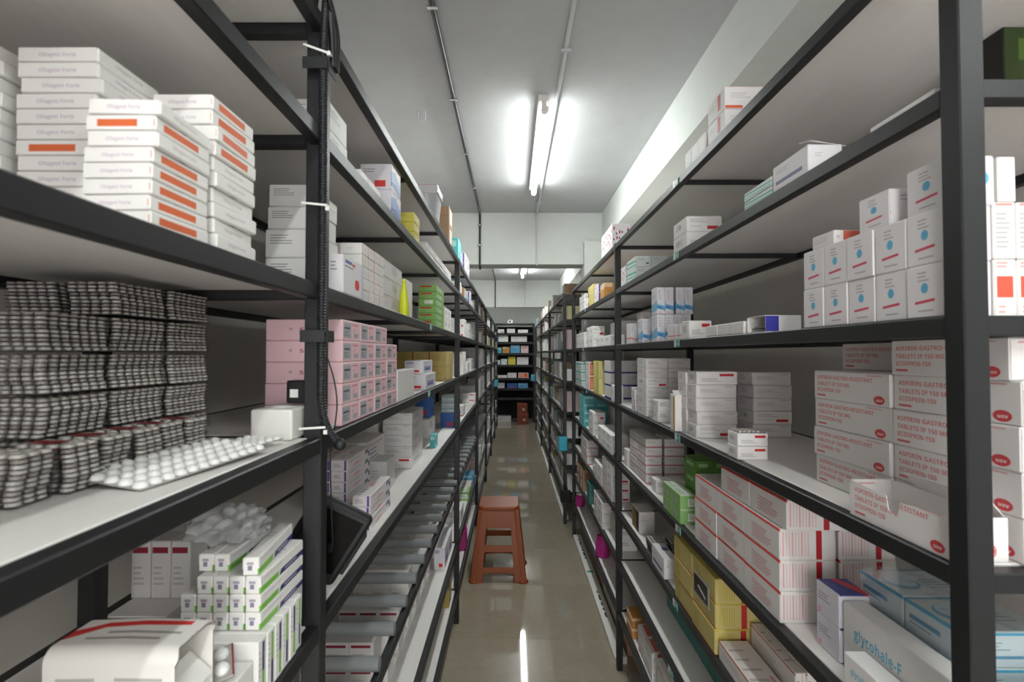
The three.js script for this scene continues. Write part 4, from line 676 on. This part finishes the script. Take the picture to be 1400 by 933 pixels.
// sixth shelf
block('yellow', 1, [1, 3, 2], [0.107, 0.0575, 0.153], [XB, RY[5], 1.229], 'yellow carton with red band', { flap: true, jit: 0.003, group: 'yellow cartons' });
{
  const b = thing('clear_pouch', 'clear pouch holding a black sheet stuck on yellow cartons', 'pouch', undefined, [XB - 0.0028, RY[5] + 0.118, -1.305]);
  part('film', bx(0.0012, 0.055, 0.105), phys('#e9e9ec', 0.1, { transmission: 0.6, thickness: 0 }), b, [0, 0, 0]);
  part('black_sheet', bx(0.0008, 0.043, 0.088), phys('#17171c', 0.2), b, [-0.0014, 0, 0]);
  part('silver_strip', bx(0.0006, 0.006, 0.05), std('#b9b9c0', 0.3), b, [-0.0021, -0.004, 0.01], [0.25, 0, 0]);
}
block('nearRed', 1, [1, 1, 1], [0.066, 0.04, 0.19], [XB + 0.004, RY[5], 1.028], 'low white carton in front of the yellow cartons');
block('nearRed', 1, [3, 1, 1], [0.022, 0.078, 0.19], [0.542, RY[5], 1.03], 'upright white carton beside the low one, sixth shelf', { group: 'upright white cartons sixth shelf', jit: 0.0002 });
carton('bluetext', [0.042, 0.062, 0.14], [XB + 0.022, RY[5] + 0.0003, 1.705], 'white carton with blue lettering below the green ones', { flap: true });
bundle(XB + 0.034, RY[5] + 0.0005, 1.83, 13, stripA, 'dark blister strip bundle on sixth right shelf', undefined, false);
bundle(XB + 0.100, RY[5] + 0.0005, 1.83, 13, stripA, 'dark blister strip bundle further in, sixth right shelf', undefined, false);
carton('openBrown', [0.06, 0.085, 0.12], [0.515, RY[5] + 0.0003, 2.10], 'open carton with brown inside on sixth right shelf', {});
block('plain', 1, [2, 2, 1], [0.075, 0.075, 0.2], [0.63, RY[5], 1.62], 'large white carton at the back, sixth right shelf', { group: 'large white back cartons', jit: 0.0003 });
// seventh and lowest shelves
block('deepteal', 1, [1, 1, 3], [0.09, 0.11, 0.17], [0.556, RY[6], 1.42], 'dark teal carton at the back of seventh shelf', { group: 'dark teal cartons' });
carton('amber', [0.05, 0.05, 0.06], [0.50, RY[6] + 0.0003, 1.24], 'small white and orange carton on seventh shelf', {});
block('amber', 1, [1, 2, 1], [0.07, 0.04, 0.1], [XB + 0.01, RY[7], 2.12], 'orange and tan carton on the lowest right shelf', { group: 'tan cartons lowest shelf' });
block('redtop', 1, [1, 2, 2], [0.07, 0.05, 0.1], [XB + 0.015, RY[7], 1.84], 'white carton with red lid, lowest right shelf', { group: 'red lidded cartons lowest shelf' });
block('plain', 1, [1, 2, 2], [0.09, 0.06, 0.14], [XB + 0.015, RY[7], 1.5], 'plain carton at the front of lowest right shelf', { group: 'plain cartons lowest shelf' });

// ---------------------------------------------------------------- right rack, second bay
block('cream', 1, [2, 2, 1], [0.075, 0.058, 0.2], [XB, RY[1], 3.02], 'pale yellow carton, upper shelf of second bay', { group: 'pale yellow cartons', jit: 0.0003 });
block('violet', 1, [1, 2, 1], [0.045, 0.048, 0.12], [XB, RY[1], 2.86], 'white carton with violet band beside orange one', { group: 'violet band cartons' });
block('amber', 1, [1, 1, 1], [0.085, 0.075, 0.12], [XB, RY[1], 2.66], 'orange carton on upper shelf of second bay');
block('plain', 1, [1, 2, 2], [0.06, 0.05, 0.12], [XB, RY[1], 3.4], 'white carton behind the pale yellow ones', { group: 'white cartons upper second bay' });
block('plain', 1, [1, 1, 3], [0.07, 0.05, 0.14], [XB, RY[2], 2.5], 'low white carton, eye-level second bay', { group: 'low cartons eye level second bay' });
block('redtag', 1, [1, 2, 2], [0.07, 0.06, 0.12], [XB, RY[2], 3.05], 'white carton stack, eye-level second bay', { group: 'cartons eye level second bay' });
carton('blankgrey', [0.22, 0.13, 0.28], [0.665, RY[2] + 0.0003, 2.85], 'big grey-white box at the back of second bay', { name: 'cardboard_box', category: 'box' });
block('plain', 1, [1, 2, 3], [0.07, 0.05, 0.14], [XB, RY[2], 3.4], 'white carton, far end of eye-level second bay', { group: 'cartons eye level second bay' });
block('purpleband', 1, [2, 3, 1], [0.09, 0.062, 0.16], [XB + 0.008, RY[3], 2.55], 'white carton with purple band beyond the second post', { group: 'purple band cartons', jit: 0.0003 });
carton('plain', [0.04, 0.075, 0.08], [XB + 0.022, RY[3] + 0.0003, 2.45], 'white carton before the purple band cartons', {});
block('chart', 1, [1, 2, 1], [0.075, 0.09, 0.18], [XB, RY[3], 2.85], 'yellow-green carton in the second bay', { group: 'yellow green cartons' });
block('orangebox', 1, [1, 2, 1], [0.07, 0.085, 0.15], [XB, RY[3], 3.2], 'white carton with orange front, second bay', { group: 'orange front cartons' });
block('tealstripe', 1, [1, 3, 2], [0.07, 0.055, 0.16], [XB, RY[3], 3.55], 'teal striped carton, far end of second bay', { group: 'teal striped cartons second bay' });
block('teal', 1, [2, 4, 1], [0.08, 0.05, 0.22], [XB, RY[4], 3.45], 'teal carton stack near the white column', { group: 'teal cartons second bay', jit: 0.0003 });
block(['redtag', 'plain'], 1, [1, 3, 1], [0.07, 0.045, 0.16], [XB, RY[4], 3.05], 'white carton beside the teal stack', { group: 'white cartons fifth shelf second bay' });
block('blankgrey', 1, [2, 2, 2], [0.09, 0.095, 0.2], [0.58, RY[4], 2.75], 'grey carton at the back, fifth shelf second bay', { group: 'grey back cartons', jit: 0.0003 });
block('plain', 1, [1, 2, 3], [0.08, 0.045, 0.13], [XB, RY[4], 2.48], 'white carton beyond the second post, fifth shelf', { group: 'white cartons fifth shelf second bay' });
block(['redtag', 'redline'], 1, [1, 4, 2], [0.085, 0.042, 0.13], [XB, RY[5], 2.48], 'white carton with red print, sixth shelf second bay', { group: 'cartons sixth shelf second bay' });
carton('violet', [0.12, 0.05, 0.1], [0.53, RY[5] + 0.0003, 3.05], 'dark violet carton on sixth shelf of second bay', {});
block('plain', 1, [1, 2, 2], [0.07, 0.05, 0.12], [XB, RY[5], 2.76], 'white carton before the dark violet one', { group: 'cartons sixth shelf second bay' });
block('redline', 1, [1, 3, 2], [0.07, 0.05, 0.14], [XB, RY[5], 3.3], 'red line carton near the white column', { group: 'cartons sixth shelf second bay' });
block('redtag', 1, [1, 3, 2], [0.08, 0.045, 0.14], [XB, RY[6], 2.75], 'red tagged carton, seventh shelf second bay', { group: 'cartons seventh shelf second bay' });
block('deepteal', 1, [1, 2, 1], [0.08, 0.06, 0.12], [XB, RY[6], 3.2], 'dark green carton, seventh shelf second bay', { group: 'cartons seventh shelf second bay green' });
block('brown', 1, [1, 2, 2], [0.1, 0.07, 0.16], [XB, RY[6], 3.5], 'brown box, seventh shelf second bay', { group: 'brown boxes second bay', name: 'cardboard_box' });
block('plain', 1, [1, 2, 2], [0.08, 0.05, 0.12], [XB + 0.03, RY[6], 2.45], 'pale carton beyond the second post, seventh shelf', { group: 'cartons seventh shelf second bay pale' });
{
  const mg = std('#c02f8e', 0.4);
  for (const [d, k, l] of [[2.98, 1, 'magenta plastic jar on the lowest right shelf'], [3.95, 0.85, 'far magenta jar with white lid by the column']]) {
    const b = thing('plastic_jar', l, 'jar', undefined, [0.505, RY[7] + 0.0003, -d]);
    part('body', new THREE.LatheGeometry([[0, 0], [0.036, 0], [0.04, 0.006], [0.04, 0.08], [0.032, 0.092], [0.03, 0.1]].map((q) => new THREE.Vector2(q[0] * k, q[1] * k)), 20), mg, b);
    part('lid', new THREE.CylinderGeometry(0.032 * k, 0.032 * k, 0.016 * k, 20), k < 1 ? M.white : mg, b, [0, 0.106 * k, 0]);
  }
}
block('plain', 1, [1, 1, 3], [0.08, 0.07, 0.14], [XB + 0.02, RY[7], 3.1], 'grey carton, lowest shelf of second bay', { group: 'grey cartons lowest second bay' });
carton('brown', [0.13, 0.10, 0.9], [0.59, 0.0003, 2.9], 'long brown cardboard box on the floor under second bay', { name: 'cardboard_box', category: 'box' });
{ // printed packaging boards on the floor beneath the right rack
  const map = canvasTex(512, 64, (c) => { c.fillStyle = '#dedbd6'; c.fillRect(0, 0, 512, 64); c.fillStyle = '#1f1f22'; let x = 30; for (const w of [10, 22, 8, 14, 20, 9]) { c.fillRect(x, 24, w, 12); x += w + 7; } x = 300; for (const w of [9, 20, 12, 8, 16]) { c.fillRect(x, 26, w, 11); x += w + 8; } c.fillStyle = '#3f9a78'; c.fillRect(210, 10, 10, 44); });
  const g = new THREE.BoxGeometry(0.06, 0.03, 1.6), u = g.attributes.uv, n = g.attributes.normal, p = g.attributes.position;
  for (let i = 0; i < u.count; i++) u.setXY(i, p.getZ(i) / 1.6 + 0.5, Math.abs(n.getY(i)) > 0.5 ? p.getX(i) / 0.06 + 0.5 : 0.02);
  const f = top(shade(new THREE.Mesh(g, std('#ffffff', 0.6, { map }))), 'packaging_board'); f.position.set(0.470 + 0.013 + 0.0005, 0.0155, -3.19); tag(f, 'white printed packaging board on the floor under the right rack', 'board');
  f.position.x = 0.454 + 0.03; f.scale.x = 0.9;
  const f2 = top(shade(new THREE.Mesh(new THREE.BoxGeometry(0.25, 0.03, 1.55), std('#8d8a86', 0.6))), 'packaging_board'); f2.position.set(0.62, 0.0155, -1.5); tag(f2, 'grey packaging board on the floor below the near right bay', 'board');
  const f3 = top(shade(new THREE.Mesh(new THREE.BoxGeometry(0.05, 0.028, 4.9), std('#d6d4d0', 0.6))), 'floor_board'); f3.position.set(0.418 + 0.028, 0.0145, -6.9); tag(f3, 'long white board on the floor under the far right rack', 'board');
  const f4 = top(shade(new THREE.Mesh(new THREE.BoxGeometry(0.28, 0.028, 7.2), std('#d6d4d0', 0.6))), 'floor_board'); f4.position.set(-0.445, 0.0145, -4.6); tag(f4, 'long white board on the floor under the left rack', 'board');
}
// cyan packets hung on the posts
for (const [X, y, d, l] of [[0.41, 0.655, 4.29, 'cyan plastic packet hung on the far right rack post'], [-0.262, 0.90, 8.66, 'small cyan packet hung on a far left post'], [0.375, 0.95, 9.5, 'small cyan packet hung on the farthest right post']]) {
  const b = thing('plastic_packet', l, 'packet', undefined, [X, y, -d]);
  part('bag', new RoundedBoxGeometry(0.075, 0.12, 0.03, 4, 0.012), phys('#39b4cf', 0.25, { clearcoat: 0.5 }), b);
  part('hanger', bx(0.02, 0.03, 0.004), M.black, b, [0, 0.074, 0]);
}

{
  const t = thing('tape_roll', 'brown tape roll beside the second right post', 'tape', undefined, [0.4815, RY[4] + 0.0003, -2.425]);
  part('tape', new THREE.LatheGeometry([[0.010, 0], [0.017, 0], [0.017, 0.02], [0.010, 0.02], [0.010, 0]].map((q) => new THREE.Vector2(...q)), 24), std('#5a2f22', 0.35), t);
  part('core', new THREE.LatheGeometry([[0.008, 0.0005], [0.010, 0.0005], [0.010, 0.0195], [0.008, 0.0195], [0.008, 0.0005]].map((q) => new THREE.Vector2(...q)), 24), std('#b39a78', 0.7), t);
  const b = thing('black_pouch', 'black pouch tied to the far right rack post low down', 'pouch', undefined, [0.432, 0.235, -4.29]);
  part('bag', new RoundedBoxGeometry(0.085, 0.10, 0.034, 4, 0.014), M.blackMatte, b); part('knot', new RoundedBoxGeometry(0.03, 0.03, 0.02, 3, 0.008), M.blackMatte, b, [0, 0.06, 0]);
  const j = thing('junction_box', 'small white junction box above the end rack', 'junction box', undefined, [-0.04, 1.9903, -10.66]);
  part('box', new RoundedBoxGeometry(0.11, 0.07, 0.05, 3, 0.006).translate(0, 0.035, 0), M.white, j); part('switch', bx(0.03, 0.03, 0.006), M.black, j, [0, 0.036, 0.027]); part('conduit', rod(0.005, 0.43), M.conduitWhite, j, [0, 0.284, 0]);
}
// ---------------------------------------------------------------- stock on the middle and far bays
const SHELF = ['top', 'second', 'third', 'fourth', 'fifth', 'sixth', 'seventh', 'lowest'];
const MIX = ['plain', 'redtag', 'greytext', 'plain', 'redline', 'bluestripe', 'plain', 'purple', 'tealstripe', 'blank', 'greytext', 'sky', 'plain', 'rose', 'sunbrown', 'redtagTop', 'blueletter', 'mint', 'limegreen', 'brown'];
const COLOR = { plain: 'plain white', redtag: 'red-tagged white', greytext: 'grey-white', redline: 'red-lined white', bluestripe: 'blue-striped', purple: 'violet-edged', tealstripe: 'teal-striped', blank: 'blank white', sky: 'sky blue', rose: 'rose', sunbrown: 'dull yellow', redtagTop: 'white red-marked', blueletter: 'blue-lettered', mint: 'mint-waved', limegreen: 'light green', brown: 'brown' };
function fill(s, X, y, d0, d1, room, place, amount) {
  let d = d0 + 0.05, n = 0;
  while (d < d1 - 0.16) {
    const l = rr(0.09, 0.2), w = rr(0.07, 0.13), h = rr(0.04, 0.075), k = MIX[Math.floor(rnd() * MIX.length)], ny = Math.max(1, Math.min(3, Math.floor(rr(0.3, 0.95) * room / h)));
    if (d + l > d1 - 0.03) break;
    if (rnd() < amount) { block(k, s, [1, ny, 1], [w, h, l], [X + s * rr(0.006, 0.03), y, d], `${COLOR[k]} carton, ${place}, ${ORD[n]} along`, { group: 'stock on the middle bays' }); n++; }
    d += l + rr(0.01, 0.09);
  }
}
[[1, 0.15], [2, 0.16], [3, 0.17], [4, 0.2], [6, 0.17]].forEach(([i, room]) => fill(-1, XLF, LY[i], i === 4 ? 2.96 : i === 6 ? 3.0 : 2.78, 4.26, room, `left rack third bay, ${SHELF[i]} shelf`, 0.85));
carton('brown', [0.2, 0.13, 0.2], [0.56, RY[0] + 0.0003, 4.75], 'brown box on top of the right rack beyond column', { name: 'cardboard_box', category: 'box' });
carton('blankgrey', [0.2, 0.14, 0.3], [0.54, RY[0] + 0.0003, 5.8], 'grey box on top of the far right rack', { name: 'cardboard_box', category: 'box' });
{ // stock beyond, too small to tell apart: one object
  const list = [], add = (s, X, y, d0, d1, room) => {
    let d = d0 + 0.05;
    while (d < d1 - 0.12) {
      const l = rr(0.09, 0.22), w = rr(0.08, 0.16), h = Math.min(room, rr(0.06, 0.19));
      if (d + l > d1) break;
      if (rnd() < 0.85) {
        const g = new THREE.BoxGeometry(w, h, l).translate(X + s * (w / 2 + rr(0.01, 0.04)), y + h / 2 + 0.0005, -(d + l / 2)).toNonIndexed();
        const c = new THREE.Color(['#e4e1de', '#dcd8d6', '#e6e3e2', '#cfcac8', '#d9d2cc', '#9fb8c9', '#cbb4b2', '#e0dcda', '#c2b98f', '#8faaa2', '#e2dedd', '#d2ccc8', '#e4e1de', '#a08c78'][Math.floor(rnd() * 14)]);
        const col = new Float32Array(g.attributes.position.count * 3); for (let i = 0; i < col.length; i += 3) { col[i] = c.r; col[i + 1] = c.g; col[i + 2] = c.b; }
        g.setAttribute('color', new THREE.BufferAttribute(col, 3)); list.push(g);
      }
      d += l + rr(0.005, 0.07);
    }
  };
  for (let b = 3; b < 7; b++) LY.forEach((y, i) => { if (i && i !== 5) add(-1, XLF, y, LF[b] + 0.03, LF[b + 1], i === 1 ? 0.13 : 0.17); });
  for (let b = 0; b < 3; b++) RY.forEach((y, i) => { if (b || i) add(1, XRF2, y, RF2[b] + 0.03, RF2[b + 1], i === 0 ? 0.15 : i > 4 ? 0.13 : 0.16); });
  const m = top(shade(new THREE.Mesh(mergeGeometries(list), std('#ffffff', 0.55, { vertexColors: true }))), 'distant_stock');
  m.userData = { label: 'cartons crowding the shelves of the farthest rack bays', category: 'cartons', kind: 'stuff' };
}
// end rack goods
[['sky', 2, -0.325, 0.05, 0.15], ['plain', 2, -0.27, 0.19, 0.19], ['blankgrey', 2, -0.02, 0.32, 0.14], ['teal', 3, -0.32, 0.11, 0.14], ['amber', 3, -0.19, 0.14, 0.15], ['sky', 3, -0.03, 0.19, 0.2], ['rose', 3, 0.18, 0.15, 0.18],
  ['bluestripe', 4, -0.32, 0.08, 0.11], ['mint', 4, -0.22, 0.12, 0.14], ['sunny', 4, -0.08, 0.15, 0.2], ['greytext', 4, 0.10, 0.23, 0.19], ['plain', 5, -0.32, 0.22, 0.06], ['greytext', 5, -0.09, 0.18, 0.12], ['orangebox', 5, 0.13, 0.2, 0.12],
  ['reddots', 6, -0.32, 0.17, 0.13], ['blue', 6, -0.1, 0.2, 0.12], ['sky', 6, 0.12, 0.2, 0.12], ['redtag', 1, -0.30, 0.14, 0.09], ['greytext', 1, -0.1, 0.16, 0.1], ['plain', 1, 0.12, 0.2, 0.08]].forEach(([k, i, x, w, h]) =>
  carton(k, [w, h * 0.82, 0.2], [x + w / 2, EY[i] + 0.0003, 10.78], `${({ sky: 'blue', plain: 'white', blankgrey: 'grey', teal: 'teal', amber: 'tan', rose: 'pale pink', bluestripe: 'blue-striped', mint: 'mint', sunny: 'yellow', greytext: 'off-white', orangebox: 'orange', reddots: 'spotted', blue: 'dark blue', redtag: 'red-tagged' })[k]} carton on the end rack, ${ORD[i]} shelf down`, { group: 'end rack cartons' }));
carton('redbrown', [0.22, 0.20, 0.3], [0.21, 0.0003, 10.5 + 0.0], 'lower red-brown box on the floor before the end rack', { name: 'cardboard_box', category: 'box' });
carton('redbrown', [0.20, 0.20, 0.28], [0.20, 0.2008, 10.5], 'upper red-brown box stacked before the end rack', { name: 'cardboard_box', category: 'box' });
carton('blankgrey', [0.3, 0.12, 0.25], [-0.17, 0.0003, 10.85], 'grey box on the floor under the end rack', { name: 'cardboard_box', category: 'box' });

// ---------------------------------------------------------------- plastic stool
{
  const s = thing('plastic_stool', 'brown plastic step stool standing in the aisle', 'stool', undefined, [-0.082, 0, -3.39]);
  const pl = phys('#8f4312', 0.42);
  const Hs = 0.445, tw = 0.124, bw = 0.170; // half widths at top and bottom
  const half = (y) => tw + (bw - tw) * (1 - y / (Hs - 0.03));
  // seat: rounded square with a soft rim
  const sq = (h, r) => { const q = new THREE.Shape(); q.moveTo(-h + r, -h); q.lineTo(h - r, -h); q.quadraticCurveTo(h, -h, h, -h + r); q.lineTo(h, h - r); q.quadraticCurveTo(h, h, h - r, h); q.lineTo(-h + r, h); q.quadraticCurveTo(-h, h, -h, h - r); q.lineTo(-h, -h + r); q.quadraticCurveTo(-h, -h, -h + r, -h); return q; };
  part('seat', new THREE.ExtrudeGeometry(sq(tw - 0.006, 0.035), { depth: 0.012, bevelEnabled: true, bevelThickness: 0.009, bevelSize: 0.009, bevelSegments: 5, curveSegments: 10 }).rotateX(-Math.PI / 2), pl, s, [0, Hs - 0.021, 0]);
  // each side: a trapezoid panel with two openings and an arch between the feet
  const side = new THREE.Shape(), y1 = Hs - 0.022;
  const lw = (y) => 0.052 + 0.020 * (1 - y / Hs); // width of a leg seen from the front
  const inner = (y) => half(y) - lw(y);
  side.moveTo(-half(0) + 0.004, 0); side.lineTo(-half(y1) + 0.004, y1); side.lineTo(half(y1) - 0.004, y1); side.lineTo(half(0) - 0.004, 0); side.lineTo(inner(0), 0); side.lineTo(inner(0.05), 0.052); side.quadraticCurveTo(0, 0.066, -inner(0.05), 0.052); side.lineTo(-inner(0), 0); side.closePath();
  for (const [a, b] of [[0.086, 0.178], [0.214, 0.318]]) {
    const h = new THREE.Path(), r = 0.01; h.moveTo(-inner(a) + r, a); h.lineTo(inner(a) - r, a); h.quadraticCurveTo(inner(a), a, inner(a), a + r); h.lineTo(inner(b), b - r); h.quadraticCurveTo(inner(b), b, inner(b) - r, b); h.lineTo(-inner(b) + r, b); h.quadraticCurveTo(-inner(b), b, -inner(b), b - r); h.lineTo(-inner(a), a + r); h.quadraticCurveTo(-inner(a), a, -inner(a) + r, a); side.holes.push(h);
  }
  const pg = new THREE.ExtrudeGeometry(side, { depth: 0.005, bevelEnabled: true, bevelThickness: 0.002, bevelSize: 0.002, bevelSegments: 2, curveSegments: 8 }), tilt = Math.atan((bw - tw) / (Hs - 0.03));
  for (let i = 0; i < 4; i++) {
    const g = new THREE.Group(); g.name = 'side_frame'; g.rotation.y = i * Math.PI / 2; s.add(g);
    part('side_panel', pg, pl, g, [0, 0.002, half(0) - 0.0065], [-tilt, 0, 0]);
  }
  // rounded corner legs and flared feet
  for (const [x, z] of [[1, 1], [1, -1], [-1, 1], [-1, -1]]) {
    const rings = [], R = 20, pos = [], idx = [];
    const lev = [[0, 0.034, 0.009], [0.007, 0.034, 0.009], [0.016, 0.026, 0], [0.2, 0.024, 0], [y1, 0.022, 0]];
    for (const [y, r, e] of lev) { const c = half(y) - r + 0.0025 + e; for (let j = 0; j < R; j++) { const a = j / R * Math.PI * 2; pos.push(x * c + Math.cos(a) * r, y + 0.0005, z * c + Math.sin(a) * r); } }
    for (let i = 0; i < lev.length - 1; i++) for (let j = 0; j < R; j++) { const a = i * R + j, b = i * R + (j + 1) % R; idx.push(a, a + R, b, b, a + R, b + R); }
    for (let j = 1; j < R - 1; j++) idx.push(0, j, j + 1);
    const g = new THREE.BufferGeometry(); g.setAttribute('position', new THREE.Float32BufferAttribute(pos, 3)); g.setIndex(idx); g.computeVertexNormals();
    part('leg', g, pl, s);
  }
}
renderer.render(scene, camera);
